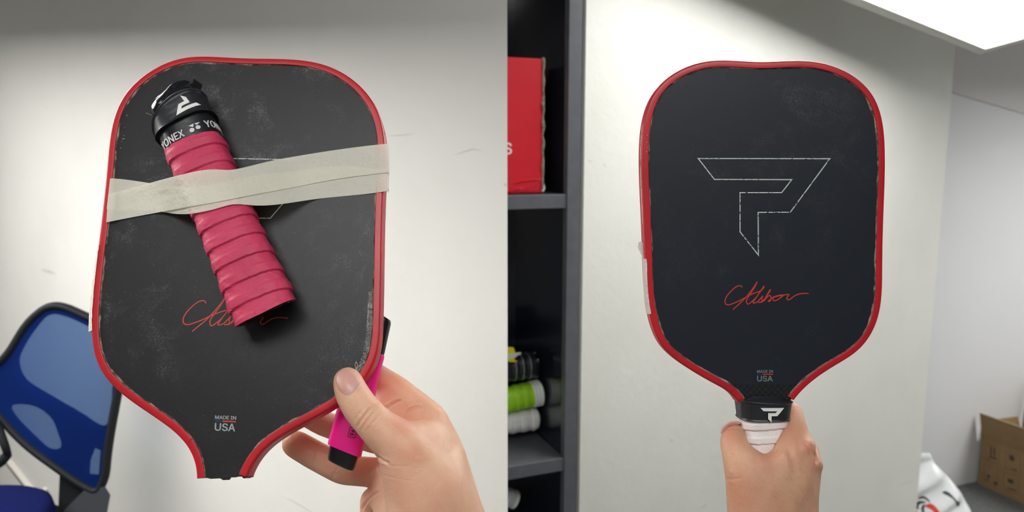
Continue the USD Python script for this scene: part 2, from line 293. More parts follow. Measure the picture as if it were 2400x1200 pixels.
B3, nb = np.array([-.007, 1.1, 1.5]), unit([.79, 1, 0])
V1, V2 = on_plane(0, 72, B3, nb), on_plane(950, 42, B3, nb)
w = unit(V1 - V2); e_ = unit(np.cross(w, [0, 0, 1])); 
lamp('panel_light', 'unseen panel light placed to light the left wall, outside the picture', V2 + e_ * (1.3 if e_[1] < 0 else -1.3) - w * .10, w, e_ if e_[1] > 0 else -e_, 2.0, .8, M['unseen_lamp_left'], .03)  # out of view, placed to light the left wall up to its height
lamp('panel_light', 'unseen panel light behind the viewer, placed to light the paddles from the front', np.array([-.75, -.75, 2.34]), np.array([1., 0, 0]), np.array([0, 1., 0]), 1.5, .6, M['unseen_lamp_rear'], .03)  # unseen lamp, placed to light paddles and hands from the front
lamp('panel_light', 'unseen panel light placed to light the recess, right of the cardboard box outside the picture', np.array([2.55, 1.75, 1.80]), np.array([1., 0, 0]), np.array([0, 1., 0]), .7, .7, M['unseen_lamp_recess'], .03)  # unseen lamp, placed to brighten the recess wall

# ------------------------------------------------------------------ the two paddles
GUARD = [(.0054, .0074), (.0050, .0077), (.0016, .0076), (.0006, .0071), (.0001, .0060), (0, .0045), (0, -.0045), (.0001, -.0060), (.0006, -.0071), (.0016, -.0076), (.0050, -.0077), (.0054, -.0074), (.0056, -.0066), (.0056, .0066)]
P_LOGO = [(1631.5, 374), (1936.5, 374.5), (1845, 498.5), (1770.5, 499), (1771, 598), (1728.5, 544), (1728.5, 453), (1825, 453), (1848.5, 423), (1669, 422.5)]
_s = lambda L: [(1670 + x / 10, 630 + y / 10) for x, y in L]
SIGN = [_s(l) for l in [
    [(630, 425), (605, 395), (560, 390), (480, 425), (390, 500), (310, 590), (245, 700), (235, 770), (255, 815), (310, 832), (400, 810), (520, 760), (640, 700), (720, 655), (850, 590), (960, 545), (1050, 510), (1140, 400)],
    [(425, 940), (500, 870), (600, 780), (700, 680), (800, 560), (890, 440), (980, 300)], [(980, 300), (920, 430), (850, 540), (770, 660), (735, 760), (760, 815), (830, 780), (920, 700), (1030, 560), (1140, 400)],
    [(1140, 430), (1060, 520), (980, 630), (920, 720), (890, 790), (960, 775), (1040, 710), (1115, 625), (1090, 690), (1100, 730), (1010, 775)], [(1010, 775), (1110, 740), (1200, 620), (1290, 480)], [(1290, 480), (1210, 620), (1130, 750), (1200, 670), (1290, 620), (1300, 650), (1240, 750)],
    [(1240, 750), (1330, 670), (1420, 630), (1590, 610), (1520, 670), (1430, 725), (1360, 730), (1345, 690), (1420, 640), (1590, 610), (1720, 600), (1670, 690), (1690, 710), (1800, 660), (1980, 575), (2165, 570)]]]
def smooth_lines(lines): return [spline(l, max(20, 8 * len(l))) for l in lines]

def paddle(name, label, fr, edge_px, bottom_px, face_cut, maps, face_m, seed, ink):
    """edge_px runs from the left end of the edge guard over the top to its right end."""
    t = thing(name, label, 'pickleball paddle', fr)
    ep = np.array(edge_px, float); dn = np.vstack([np.linspace(a, b, max(2, int(np.hypot(*(b - a)) / 8)), endpoint=False) for a, b in zip(ep[:-1], ep[1:])] + [ep[-1:]])
    dn = fr.pts(dn)[:, :2]; e = spline(dn, 340, s=1.3e-7 * len(dn))
    guard, N = sweep_edge(e, GUARD)
    part(t, 'edge_guard', guard, M['red_guard'], 50, label='red rubber edge guard')
    ins = e + N * .002
    bottom = [tuple(fr.px(*q)[:2]) for q in bottom_px]
    core = Polygon(list(map(tuple, ins)) + bottom).buffer(0)
    part(t, 'core', extrude(core, -.0061, .0060), M['carbon'] if face_cut else M['tear'], False)
    face = Polygon(list(map(tuple, e + N * .0045)) + bottom).buffer(0)
    if face_cut:
        yb = fr.px(1790, face_cut)[1]; x0, y0, x1, y1 = face.bounds
        face = face.intersection(Polygon([(x0, yb), (x1, yb), (x1, y1 + 1), (x0, y1 + 1)]))
    part(t, 'face_sheet', extrude(face, .0060, .0063), face_m, False, label='matte black scuffed hitting face')
    # frayed glue line between face and guard
    wv = .0002 + .0007 * np.clip(meshkit.fbm(np.c_[e * 120, np.zeros(len(e))], 4, seed) - .42, 0, 1) * 3
    rings = [[(p + n * .0050).tolist() + [.0062], (p + n * .0053).tolist() + [.0071], (p + n * (.0055 + a)).tolist() + [.0069], (p + n * (.0057 + a * 1.3)).tolist() + [.0062]] for p, n, a in zip(e, N, wv)]
    part(t, 'glue_line', loft(rings), M['glue'], 50, label='pale frayed glue line along the edge guard')
    # rubbed pale patches on the outer edge
    L_ = len(e); sc = []
    for a, b in ((.235, .30), (.30, .345), (.60, .655), (.66, .69)):
        i = np.arange(int(a * L_), int(b * L_)); k = len(i); h = np.sin(np.linspace(0, np.pi, k)) ** .5 * (.5 + .9 * meshkit.fbm(np.c_[e[i] * 260, np.zeros(k)], 3, seed + 5))
        sc.append(loft([[(e[q] + N[q] * (.0013 * u_ + .0003)).tolist() + [.0074 - .0002 * (1 - u_)] if False else (e[q] - N[q] * .00012 * (1 - v_)).tolist() + [z_] for u_, v_, z_ in ((0, 0, .0020), (0, 0, .0020 + .0032 * hh), (0, 1, .0020 + .0032 * hh), (0, 1, .0020))] for q, hh in zip(i, h)]))
    part(t, 'scuff', cat(*sc), M['rim_scuff'], 50, label='rubbed pale scuffs on the edge guard', kind='stuff')
    W = .0063
    lg = maps['logo']; poly = Polygon([fr.px(*lg(x, y))[:2] for x, y in P_LOGO]); d = .00042
    part(t, 'logo_outline', extrude(poly.buffer(d, join_style='mitre').difference(poly.buffer(-d, join_style='mitre')), W, W + .00012), M['logo_line'], False, label='thin worn grey outline emblem')
    sg = maps['sign']; ln = [[fr.px(*sg(x, y))[:2] for x, y in l] for l in smooth_lines(SIGN)]
    part(t, 'signature', strokes(ln, .00078, W, W + .0001), M['print_red'], False, label='red handwritten signature')
    mk = maps['made']; f2 = lambda x, y: fr.px(*mk(x, y))
    part(t, 'lettering', cat(text_on(f2, 'MADE IN', [(1767.6, 864.3), (1805, 864.3), (1767.6, 870.6)], w=W), text_on(f2, 'USA', [(1768, 877.3), (1804.3, 877.3), (1768, 890.8)], w=W)), ink, False, label='small grey MADE IN USA print')
    bar = lambda a, b, c, d_: extrude(Polygon([f2(x, y)[:2] for x, y in ((a, c), (b, c), (b, d_), (a, d_))]), W, W + .0001)
    part(t, 'red_bar', bar(1781, 1805, 872.6, 875.2), M['print_red'], False); part(t, 'blue_bar', bar(1767.6, 1779.5, 872, 875.6), M['print_blue'], False)
    return t, e, N

EDGE_R = [(1723, 940), (1707, 917), (1685, 905), (1650, 887), (1610, 862), (1575, 837), (1550, 812), (1532, 785), (1522, 760), (1517, 738), (1514, 700), (1511, 650), (1506, 590), (1502, 450), (1500, 350), (1501, 310), (1504, 285), (1512, 255), (1525, 228), (1545, 202), (1567, 182), (1595, 165), (1625, 153), (1650, 149), (1700, 148), (1800, 148), (1880, 149), (1910, 151), (1940, 157), (1975, 172), (2005, 191), (2025, 212), (2042, 240), (2055, 267), (2062, 300), (2064.5, 330), (2064, 400), (2062, 500), (2059.5, 600), (2057, 680), (2053, 725), (2047, 750), (2035, 780), (2017, 805), (1990, 827), (1950, 855), (1915, 875), (1890, 895), (1870, 915), (1853, 934)]
EDGE_L = [(470, 1120), (466, 1085), (457, 1060), (440, 1032), (400, 1000), (350, 965), (300, 927), (272, 902), (250, 875), (235, 845), (227, 815), (224, 780), (226, 740), (231, 690), (239, 610), (248, 521), (259, 419), (265, 370), (270, 320), (277, 281), (290, 250), (310, 220), (340, 192), (375, 168), (410, 152), (440, 146), (475, 143.5), (550, 144.5), (600, 146.5), (650, 148.5), (700, 150), (735, 153), (765, 161), (800, 176), (835, 200), (860, 222), (880, 247), (895, 280), (902, 310), (905, 340), (904, 450), (901, 520), (899, 600), (896.5, 700), (895, 775), (891, 825), (884, 851), (872, 876), (856, 899), (838, 916), (790, 952), (750, 976), (700, 1007), (650, 1034), (625, 1054), (605, 1078), (596, 1098), (589, 1117)]
ident = lambda x, y: (x, y)
frR = Frame(at_d(1785, 600, .57), cR, cU, -cF)
padR, eR, NR = paddle('pickleball_paddle', 'whole black paddle with red rim held up by its white grip', frR, EDGE_R, [(1836, 946), (1740, 946)], 897.5, dict(logo=ident, sign=ident, made=ident), M['face_right'], 3, mat('print_dim', (.17, .185, .185), .5))
tl = math.radians(16); vL = math.cos(tl) * cU + math.sin(tl) * cF; nL = np.cross(cR, vL)
frL = Frame(at_d(570, 620, .53), cR, vL, nL)
a_sig = affine([(1733, 672.5), (1886.5, 687), (1712.5, 724)], [(490.6, 714.5), (679.6, 749.7), (460, 780)])
a_made = affine([(1767.5, 864), (1805, 864.5), (1767.8, 890.5)], [(512.8, 974.5), (561.6, 977), (511.3, 1010)])
lg_map = lambda x, y: (640 + 1.1 * (x - 1845) + .1 * (1.1 * (498.5 - y)), 518 + 1.1 * (y - 498.5) + .02 * (x - 1845))
padL, eL, NL = paddle('pickleball_paddle', 'broken black paddle without handle, loose pink handle taped across it', frL, EDGE_L,
    [(589, 1117), (578, 1121), (572, 1112), (566, 1117), (556, 1114), (547, 1119), (535, 1118), (531, 1125), (525, 1121), (515, 1120), (503, 1122), (490, 1119), (475, 1120)], None, dict(logo=lg_map, sign=lambda x, y: a_sig(x, y), made=lambda x, y: a_made(x, y)), M['face_left'], 9, mat('print_mid', (.30, .33, .35), .5))
# joint in the left guard, loose glue and split on the right side
def seam(fr, t, a, b):
    A, B = fr.px(*a, .0077), fr.px(*b, .0077); d = unit(B - A)
    part(t, 'seam', tube([A, (A + B) / 2, B], .00016, 6), M['seam'])
seam(frL, padL, (443, 1035), (452, 1027)); seam(frR, padR, (1713, 920), (1722, 911))
gap = [(870, 690), (874, 690), (875, 740), (872, 790), (868, 820), (858, 850), (846, 872), (838, 880), (848, 858), (858, 832), (865, 790), (868, 740)]
part(padL, 'loose_glue', extrude(Polygon(frL.pts(gap)[:, :2]).buffer(.0008), .0062, .0070), mat('clear_glue', (.06, .058, .056), .14, (.30, .29, .27), 160, .56, .72, bump=.8, bscale=400, bdist=.001), False, label='shiny lifted strip of glue beside the guard')
fib = [[(842, 872), (838, 862), (841, 850)], [(838, 878), (842, 866), (852, 858), (858, 855)], [(836, 886), (843, 880), (851, 884), (852, 890)], [(840, 868), (846, 870), (850, 858)], [(839, 884), (837, 873), (843, 860), (840, 852)]]
part(padL, 'frayed_fibre', cat(*[tube(np.c_[spline(frL.pts(f)[:, :2], 16), np.linspace(.0066, .0085, 16)], .00013, 5) for f in fib]), M['white_ink'], kind='stuff', label='frayed fibres at the broken rim')
def tufts(fr, t, pts, seed):
    g = np.random.default_rng(seed); out = []
    for x, y in pts:
        q = fr.px(x, y, .0075); e1_ = q + g.normal(0, .0004, 3) + [.0004, 0, .0002]; out.append(tube([q, e1_, e1_ + g.normal(0, .0006, 3) + [.0003, 0, .0001]], .00013, 5))
    part(t, 'glue_tuft', cat(*out), M['white_ink'], kind='stuff')
tufts(frL, padL, [(297, 272), (292, 300), (289, 318), (286, 333), (284, 346), (286, 325)], 1); tufts(frR, padR, [(1517, 285), (1516, 318), (1515, 333), (1515, 345), (1516, 355)], 2)
# strips of tape left along the left edge of each paddle
def edge_tape(fr, t, e, N, y0, y1, out, w0, w1, lab, taper=.5):
    a, b = fr.px(0, y0)[1], fr.px(0, y1)[1]; i = np.where((e[:, 1] < a) & (e[:, 1] > b) & (e[:, 0] < 0))[0]
    k = np.linspace(0, 1, len(i)); rg = .0006 * meshkit.fbm(np.c_[e[i] * 400, np.zeros(len(i))], 3, 2)
    rings = [[(e[q] - N[q] * (out * (taper + (1 - taper) * (1 - u_)))).tolist() + [w0], (e[q] - N[q] * (out * (taper + (1 - taper) * (1 - u_)) - .0001)).tolist() + [w1], (e[q] + N[q] * (.0009 + r_)).tolist() + [.0080], (e[q] + N[q] * (.0008 + r_)).tolist() + [.0074], (e[q] - N[q] * .0001).tolist() + [w0]] for q, r_, u_ in zip(i, rg, k)]
    part(t, 'tape_strip', loft(rings), M['tape_bit'], 40, label=lab)
edge_tape(frL, padL, eL, NL, 574, 783, .0022, -.002, .0062, 'strip of white tape on the left rim'); edge_tape(frR, padR, eR, NR, 605, 740, .0012, .000, .0060, 'torn strip of tape on the left rim', .6)
part(padR, 'tape_tab', extrude(Polygon(frR.pts([(1497, 569), (1503, 567), (1507, 575), (1508, 610), (1505, 600), (1500, 590), (1495, 580)])[:, :2]).buffer(.0003), .0010, .0016), M['tape_bit'], 40, label='curled tape end sticking out from the rim')

# ------------------------------------------------------------------ wrapped handles: a tube about an axis in the paddle's frame
class Handle:
    """Axis from A to B (local), half width a(s) and half thickness b(s) at s metres; position(s, angle)."""
    def __init__(s, A, B, ss, aa, bb, ex=2.5):
        s.A, s.B = np.asarray(A, float), np.asarray(B, float); s.d = unit(s.B - s.A); s.len = np.linalg.norm(s.B - s.A)
        s.n = unit(np.array([0, 0, 1.]) - s.d * s.d[2]); s.r = np.cross(s.d, s.n); s.ss, s.aa, s.bb, s.ex = ss, aa, bb, ex
        if s.r[0] < 0: s.r = -s.r
    def pos(s, d, th, lift=0.0):
        d, th, lift = np.broadcast_arrays(np.asarray(d, float), th, lift)
        a = np.interp(d, s.ss, s.aa) + lift; b = np.interp(d, s.ss, s.bb) + lift; c, q = np.sin(th), np.cos(th)
        k = (np.abs(c) ** s.ex + np.abs(q) ** s.ex) ** (-1 / s.ex)
        return s.A + d[..., None] * s.d + (a * k * c)[..., None] * s.r + (b * k * q)[..., None] * s.n
    def arc(s, d, x):
        """angle at which the arc length from the front centre is x"""
        th = np.linspace(-2.6, 2.6, 521); p = s.pos(d, th); l = np.r_[0, np.cumsum(np.linalg.norm(np.diff(p, axis=0), axis=1))]; l -= l[260]
        return np.interp(x, l, th)
    def band(s, d0, d1, lift, n=30, m=64, prof=None, seed=0, rough=0.0):
        """Closed sleeve from d0(th) to d1(th); prof(k, th, d) adds lift."""
        th = np.linspace(0, 2 * np.pi, m, endpoint=False); k = np.linspace(0, 1, n); f0 = d0(th) if callable(d0) else np.full(m, d0); f1 = d1(th) if callable(d1) else np.full(m, d1)
        D = f0 + (f1 - f0) * k[:, None]; T = np.broadcast_to(th, D.shape); Lf = np.full(D.shape, lift)
        if prof: Lf = Lf + prof(np.broadcast_to(k[:, None], D.shape), T, D)
        if rough: Lf = Lf + rough * (meshkit.fbm(s.pos(D, T) * 130, 3, seed) - .5)
        return loft(s.pos(D, T, Lf))
    def text(s, mesh, d, x0, lift, flip=False):
        """Flat lettering (x along the girth, y towards A) wrapped on the surface."""
        v = mesh.vertices; dd = d - v[:, 1]; th = np.array([s.arc(q, x) for q, x in zip(np.round(dd, 4), x0 + v[:, 0])])
        return trimesh.Trimesh(s.pos(dd, th, lift + v[:, 2]), mesh.faces, process=False)
def wrap_prof(pitch, tilt, hgt, ph=0.0, mid=.45):
    def f(k, T, D):
        x = ((D - ph + tilt * np.sin(T)) / pitch) % 1.0
        up = np.clip(x / mid, 0, 1) * .55 + np.clip((x - mid) / .12, 0, 1) * .45
        return hgt * np.where(x > .985, up * (1 - x) / .015, up)
    return f
def logo_p(wd):
    q = np.array(P_LOGO, float); q = (q - [1784, 374]) / 305 * wd; q[:, 1] *= -1; return Polygon(q)

# the loose pink handle taped on the left paddle
WC = .0063 + .0150
ax = lambda x, y: frL.px(x, y, WC)
A_, B_ = ax(412, 238), ax(626, 736)
sL = np.linalg.norm(B_ - A_); sc_ = lambda px, yy: px * np.linalg.norm(frL.px(600, yy, WC) - frL.px(700, yy, WC)) / 100
fs = np.array([-.02, 0, .15, .3, .45, .6, .8, .93, 1.0]); hw = np.array([sc_(w_, y_) for w_, y_ in ((58, 225), (60, 238), (66, 310), (66.5, 385), (66, 460), (66, 535), (69, 640), (74, 705), (71, 740))])
hd = Handle(A_, B_, fs * sL, hw, np.minimum(hw * .8, .0152), 2.7)
tH = thing('paddle_handle', 'loose pink wrapped handle taped slantwise across the broken paddle', 'handle', Frame(frL.world(hd.A - [0, 0, WC - .0063]), frL.u, frL.v, frL.w))
def hpart(parent, name, mesh, m, **k):
    mesh = mesh.copy(); mesh.vertices = frL.world(mesh.vertices); return part(parent, name, mesh, m, world=True, **k)
s1 = .224 * sL
tiltf = lambda amp, base: (lambda th: base + amp * np.sin(th))
hpart(tH, 'grip_wrap', hd.band(tiltf(.0015, s1), lambda th: sL - .0008 + .0040 * np.cos(th), -.0006, 260, 96, wrap_prof(.0152, -.0008, .0013, s1 - .004), 4, .0011), M['pink_grip'], smooth=40, label='pink overlapping grip wrap')
hpart(tH, 'handle_core', hd.band(sL - .012, lambda th: sL - .0002 + .0040 * np.cos(th), -.0016, 4), M['black_gloss'])
bandp = hpart(tH, 'finishing_tape', hd.band(tiltf(.002, .10 * sL), tiltf(.0015, s1 + .002), -.0002, 12), M['black_tape'], label='black finishing tape with white lettering')
def word(txt, h, depth=.0003):
    m = meshkit.text_mesh(txt, h, depth, True); m.vertices[:, 0] *= .78; m.vertices -= [m.bounds[0][0], 0, 0]
    return m.subdivide_to_size(.0018)
hy = .0056; dT = s1 - .0022
tw = word('YONEX', hy); wl = tw.bounds[1][0]
x_mid = .0086
ems = []
mm_ = .001
for tri, cc, cr_ in ([(-4.2, 5.0), (-.25, 5.4), (-1.3, 2.9)], (-2.9, .9), 1.75), ([(.25, 5.4), (4.2, 5.2), (1.4, 3.5)], (1.6, 1.5), 1.65):
    ems += [extrude(Polygon([(x * mm_, y * mm_) for x, y in tri]), 0, .0003), extrude(Point(cc[0] * mm_, cc[1] * mm_).buffer(cr_ * mm_, quad_segs=6), 0, .0003)]
em = cat(*ems).subdivide_to_size(.0018)
hpart(bandp, 'lettering', cat(hd.text(tw, dT + .0012, x_mid - .0088 - wl, .0001), hd.text(em, dT, x_mid, .0001), hd.text(tw, dT - .0002, x_mid + .0066, .0001), hd.text(tw, dT + .0016, x_mid - .0110 - 2 * wl - .0105, .0001)), M['print_pale'], smooth=False)
# rubber collar pushed aslant over the tape, with the raised white emblem
c0, c1 = (lambda th: (.022 + .100 * ((1 - np.sin(th)) / 2) ** 3) * sL), tiltf(-.0015, .143 * sL)
rim = lambda k, T, D: .0011 * (np.exp(-((k - .03) / .05) ** 2) + np.exp(-((k - .97) / .05) ** 2))
col = hpart(tH, 'collar', hd.band(c0, c1, .0013, 40, 80, rim, 5, .0012), M['rubber'], label='black rubber collar twisted over the tape')
pl = extrude(affinity.rotate(logo_p(.0175), 190, origin=(0, 0)), 0, .0006).subdivide_to_size(.0015)
hpart(col, 'emblem', hd.text(pl, .118 * sL, .0088, .0015), M['white_print'], smooth=False, label='raised white emblem')
hpart(tH, 'end_wrap', hd.band(tiltf(-.003, -.035 * sL), tiltf(-.006, .075 * sL), -.0006, 40, 80, lambda k, T, D: .0016 * np.sin(k * 9 + 2 * np.sin(T * 2)) * .5 - .004 * (1 - k) ** 4, 6, .003), M['black_wrap'], label='shiny crumpled black tape around the broken end')
tb = [(446, 208), (454, 184), (473, 197), (466, 219), (458, 224)]
hpart(tH, 'tape_flap', extrude(Polygon([frL.px(x, y, .028)[:2] for x, y in tb]), .0270, .0277), M['matte_black'], smooth=False, label='small square tape end sticking up')
hpart(tH, 'splinter', tube([frL.px(357, 270, .02), frL.px(350, 268, .021), frL.px(342, 265, .021)], .0003, 6), M['torn_card'])
hpart(tH, 'tape_nib', tube([frL.px(505, 303, .018), frL.px(510, 307, .017), frL.px(511, 312, .016)], [.0011, .0012, .0006], 8), M['pink_grip'])

from scipy.spatial import cKDTree
_v = hd.band(s1, sL, .0009, 200, 140).vertices; _v = _v[_v[:, 2] > WC - .004]
_g = np.round(_v[:, :2] / .0012).astype(int); _o = np.lexsort((-_v[:, 2], _g[:, 1], _g[:, 0])); _v, _g = _v[_o], _g[_o]
_k = np.r_[True, (np.diff(_g, axis=0) != 0).any(1)]; HT, HW = cKDTree(_v[_k][:, :2]), _v[_k][:, 2]
# masking tape: two crossing strips over the handle
def tape(name, label, top, bot, w_off, ends, thick=.00012):
    n, m = 110, 12; T_ = spline(top, n); B2 = spline(bot, n); rings = []; rows = []
    for a, b in zip(T_, B2):
        xm = (a[0] + b[0]) / 2; row = []
        for v in np.linspace(0, 1, m):
            x, y = a + (b - a) * v
            row.append((x, y))
        rows.append(row)
    P_ = np.array(rows); Wz = np.full(P_.shape[:2], .0066)
    for _ in range(3):
        q = np.array([[frL.px(x, y, z) for (x, y), z in zip(r_, w_)] for r_, w_ in zip(P_, Wz)])
        h0 = np.full(Wz.shape, .0066); h0[(P_[..., 0] < 272) | (P_[..., 0] > 886)] = .0083
        dd, ii = HT.query(q[..., :2]); h0 = np.where(dd < .0022, np.maximum(h0, HW[ii] + .0005), h0)
        S = np.r_[0, np.cumsum(np.linalg.norm(np.diff(q[:, m // 2, :2], axis=0), axis=1))]; gap_ = S[:, None] - S[None]
        slope = np.where(gap_ > 0, .62, .95) * np.abs(gap_)
        Wz = (h0[None] - slope[:, :, None]).max(1) + w_off
        Wz = np.apply_along_axis(lambda c_: np.convolve(np.pad(c_, 5, mode='edge'), np.ones(11) / 11, 'valid'), 0, Wz); ker = np.array([1, 2, 3, 2, 1]) / 9; Wz = np.maximum(np.apply_along_axis(lambda c_: np.convolve(np.pad(c_, 2, mode='edge'), ker, 'valid'), 0, Wz), h0 + w_off)
    Wz += .0003 * (meshkit.noise(np.concatenate([P_ * [.05, .07], np.full(P_.shape[:2] + (1,), w_off * 900)], -1)) - .3)
    rows = np.array([[frL.px(x, y, z) for (x, y), z in zip(r_, w_)] for r_, w_ in zip(P_, Wz)])
    # wrap round both edges of the paddle
    for side in (0, -1):
        base = rows[side].copy()
        ext = []
        for k in range(1, 5):
            q = base.copy(); q[:, 2] -= .0012 * k if k < 4 else .0060; q[:, 0] += (.0005 if side else -.0005) * min(k, 2); ext.append(q)
        rows = np.concatenate([np.array(ext[::-1]), rows]) if side == 0 else np.concatenate([rows, np.array(ext)])
    lo = rows - np.array([0, 0, thick])
    ring = np.concatenate([rows, lo[:, ::-1]], 1)
    t = thing(name, label, 'masking tape', Frame(frL.world(rows[len(rows) // 2].mean(0)), frL.u, frL.v, frL.w))
    mesh = loft(ring); mesh.vertices = frL.world(mesh.vertices); part(t, 'strip', mesh, M['masking'], 60, world=True)
    for e_px in ends:
        q = np.array([frL.px(x, y, z) for x, y, z in e_px]); f = trimesh.Trimesh(np.vstack([q, q - [0, 0, .0003]]), [[0, 1, 2], [3, 5, 4], [0, 3, 1], [1, 3, 4], [1, 4, 2], [2, 4, 5], [2, 5, 0], [0, 5, 3]], process=False)
        f.vertices = frL.world(f.vertices); part(t, 'torn_end', f, M['tape_bit'], False, world=True)
tape('masking_tape', 'lower strip of cream masking tape across the broken paddle', [(258, 418), (300, 421.5), (350, 429), (420, 437), (500, 432), (600, 411), (700, 400), (822, 389.5), (850, 393), (906, 393)], [(250, 490), (300, 493), (375, 496), (405, 500.5), (441, 501.5), (460, 499), (510, 488), (545, 479), (590, 481), (725, 468.5), (853, 455), (905, 448)], 0, [[(903, 426, .004), (913, 447, .002), (903, 448, .004)]])
tape('masking_tape', 'upper strip of cream masking tape rising to the right', [(254, 456), (300, 443), (350, 429), (430, 408), (505, 397), (540, 398), (560, 395), (622, 380), (695, 366), (776, 353), (850, 343), (906, 337)], [(249, 521), (300, 511), (375, 497), (440, 485), (520, 471), (580, 459), (696, 437.5), (787, 420), (850, 411), (907, 404)], .0007, [[(904, 385, .005), (914, 403, .003), (904, 405, .005)]])

# the right paddle's collar and white grip
hr = Handle(frR.px(1787.5, 935, 0), frR.px(1787.5, 1330, 0), np.array([-.02, 0, .012, .05, .14]), np.array([.0178, .0176, .0172, .0166, .0165]), np.array([.0150, .0150, .0146, .014, .014]), 2.8)
part(padR, 'neck', hr.band(-.0032, .004, .0016, 14, 64, lambda k, T, D: -.0085 * (1 - k) ** 2.2), M['rubber'], 50)
part(padR, 'grip_wrap', hr.band(.004, .125, 0, 200, 90, wrap_prof(.0105, .0016, .0011, .021), 8, .0008), M['white_grip'], 40, label='white overlapping grip wrap')
tc = lambda th: .0012 - .0010 * np.cos(th) * 0 + .0012 * np.sin(th)
rimR = lambda k, T, D: .0009 * np.exp(-((k - .03) / .05) ** 2) + .0006 * np.exp(-((k - .97) / .04) ** 2) + .0010 * (1 - k)
colR = part(padR, 'collar', hr.band(lambda th: -.0003 + .0008 * np.sin(th), lambda th: .0143 - .0004 * np.sin(th), .0021, 40, 120, rimR, 9, .0004), M['rubber'], label='black rubber collar')
pm = extrude(logo_p(.0150), 0, .0007).subdivide_to_size(.0015)
part(colR, 'emblem', hr.text(pm, .0034, .0010, .0030), M['white_print'], False, label='raised white emblem')

# ------------------------------------------------------------------ hands: one continuous mesh each, hulls of joint spheres
MF = manifold3d.Manifold
def ball(p, r): return MF.sphere(float(r), 24).translate([float(x) for x in p])
def body(fr, joints, chains, iters=34, length=.00105):
    """joints: name -> (px, py, w mm, radius mm); chains: lists of names hulled pairwise, or one set hulled together when given as a tuple."""
    B = {k: ball(fr.px(x, y, w_ / 1000), r / 1000) for k, (x, y, w_, r) in joints.items()}; hs = []
    for c in chains:
        if isinstance(c, tuple): hs.append(MF.batch_hull([B[k] for k in c]))
        else: hs += [MF.batch_hull([B[a], B[b]]) for a, b in zip(c[:-1], c[1:])]
    m = MF.batch_boolean(hs, manifold3d.OpType.Add).refine_to_length(length).to_mesh()
    t = trimesh.Trimesh(m.vert_properties[:, :3], m.tri_verts, process=True)
    c = max(t.split(only_watertight=False), key=lambda x: len(x.faces)) if t.body_count > 1 else t
    c = trimesh.smoothing.filter_taubin(c, lamb=.5, nu=.5, iterations=2) if False else trimesh.smoothing.filter_laplacian(c, lamb=.5, iterations=iters, volume_constraint=False)
    return c
def flush_shade(path, fr, mesh, spots):
    """Reddening of knuckles, fingertips and folds, and dark red shade painted on shadowed fingers, kept on the mesh."""
    uv = project(fr, mesh.vertices); f = np.zeros(len(uv))
    for x, y, r, k in spots: f = np.maximum(f, k * np.exp(-((uv - [x, y]) ** 2).sum(1) / r ** 2))
    UsdGeom.PrimvarsAPI(stage.GetPrimAtPath(path)).CreatePrimvar('flush_shade', Sdf.ValueTypeNames.FloatArray, 'vertex').Set([float(x) for x in f])
def project(fr, P): P = fr.world(P) - EYE; d = P @ cF; return np.stack([1200 + FPX * (P @ cR) / d, 600 - FPX * (P @ cU) / d], 1)
def crease(fr, mesh, lines):
    """Press shallow folds, given as picture lines with width and depth in mm, into the side of the mesh that faces the viewer."""
    v = mesh.vertices.copy(); n = mesh.vertex_normals; uv = project(fr, v); front = np.clip(n[:, 2] * 2.5 + .3, 0, 1)
    for pts, wd, dp in lines:
        pts = spline(pts, 40); d2 = ((uv[:, None, :] - pts[None]) ** 2).sum(-1); k = d2.argmin(1); dist = np.sqrt(d2[np.arange(len(v)), k])
        px_mm = FPX * .001 / ((fr.world(v) - EYE) @ cF); fade = np.minimum(1, np.minimum(k, 39 - k) / 6 + .15)
        f = np.exp(-(dist / (wd * px_mm)) ** 2) - .4 * np.exp(-((dist / px_mm - 2.2 * wd) / wd) ** 2)
        v -= n * (1.7 * f * dp / 1000 * front * fade)[:, None]
    return trimesh.Trimesh(v, mesh.faces, process=False)
def bump_up(fr, mesh, spots):
    v = mesh.vertices.copy(); n = mesh.vertex_normals; uv = project(fr, v)
    for x, y, r, h in spots: v += n * (h / 1000 * np.exp(-(((uv - [x, y]) ** 2).sum(1) / r ** 2)) * np.clip(n[:, 2] * 2 + .2, 0, 1))[:, None]
    return trimesh.Trimesh(v, mesh.faces, process=False)
def nail_mesh(fr, mesh, outline, lift=.0004):
    """A thin curved plate lying on the finger, from its outline in the picture."""
    uv = project(fr, mesh.vertices); c = np.array(outline).mean(0); near = np.where((np.hypot(*(uv - c).T) < 90) & (mesh.vertex_normals[:, 2] > -.1))[0]
    po = Polygon(outline); near = [i for i in near if po.contains(Point(uv[i])) and mesh.vertex_normals[i, 2] > .2]; zx = mesh.vertices[near, 2].max(); near = [i for i in near if mesh.vertices[i, 2] > zx - .012]; Q = lambda q_: np.stack([np.ones(len(q_)), *(((q_ - c) / 40).T), *((((q_ - c) / 40) ** 2).T), ((q_ - c) / 40).prod(1)], 1); co = np.linalg.lstsq(Q(uv[near]), mesh.vertices[near, 2], rcond=None)[0]
    o = spline(list(outline) + [outline[0]], 49, per=True)[:-1]; rings = []; top = []
    for k in (1.0, .93, .7, .45, .2):
        q = c + (o - c) * k; z = Q(q) @ co
        rings.append(np.array([fr.px(x, y, w_ + lift * (1 - k ** 6)) for (x, y), w_ in zip(q, z)]))
    base = rings[0] - [0, 0, .0012]
    return loft([base] + rings)

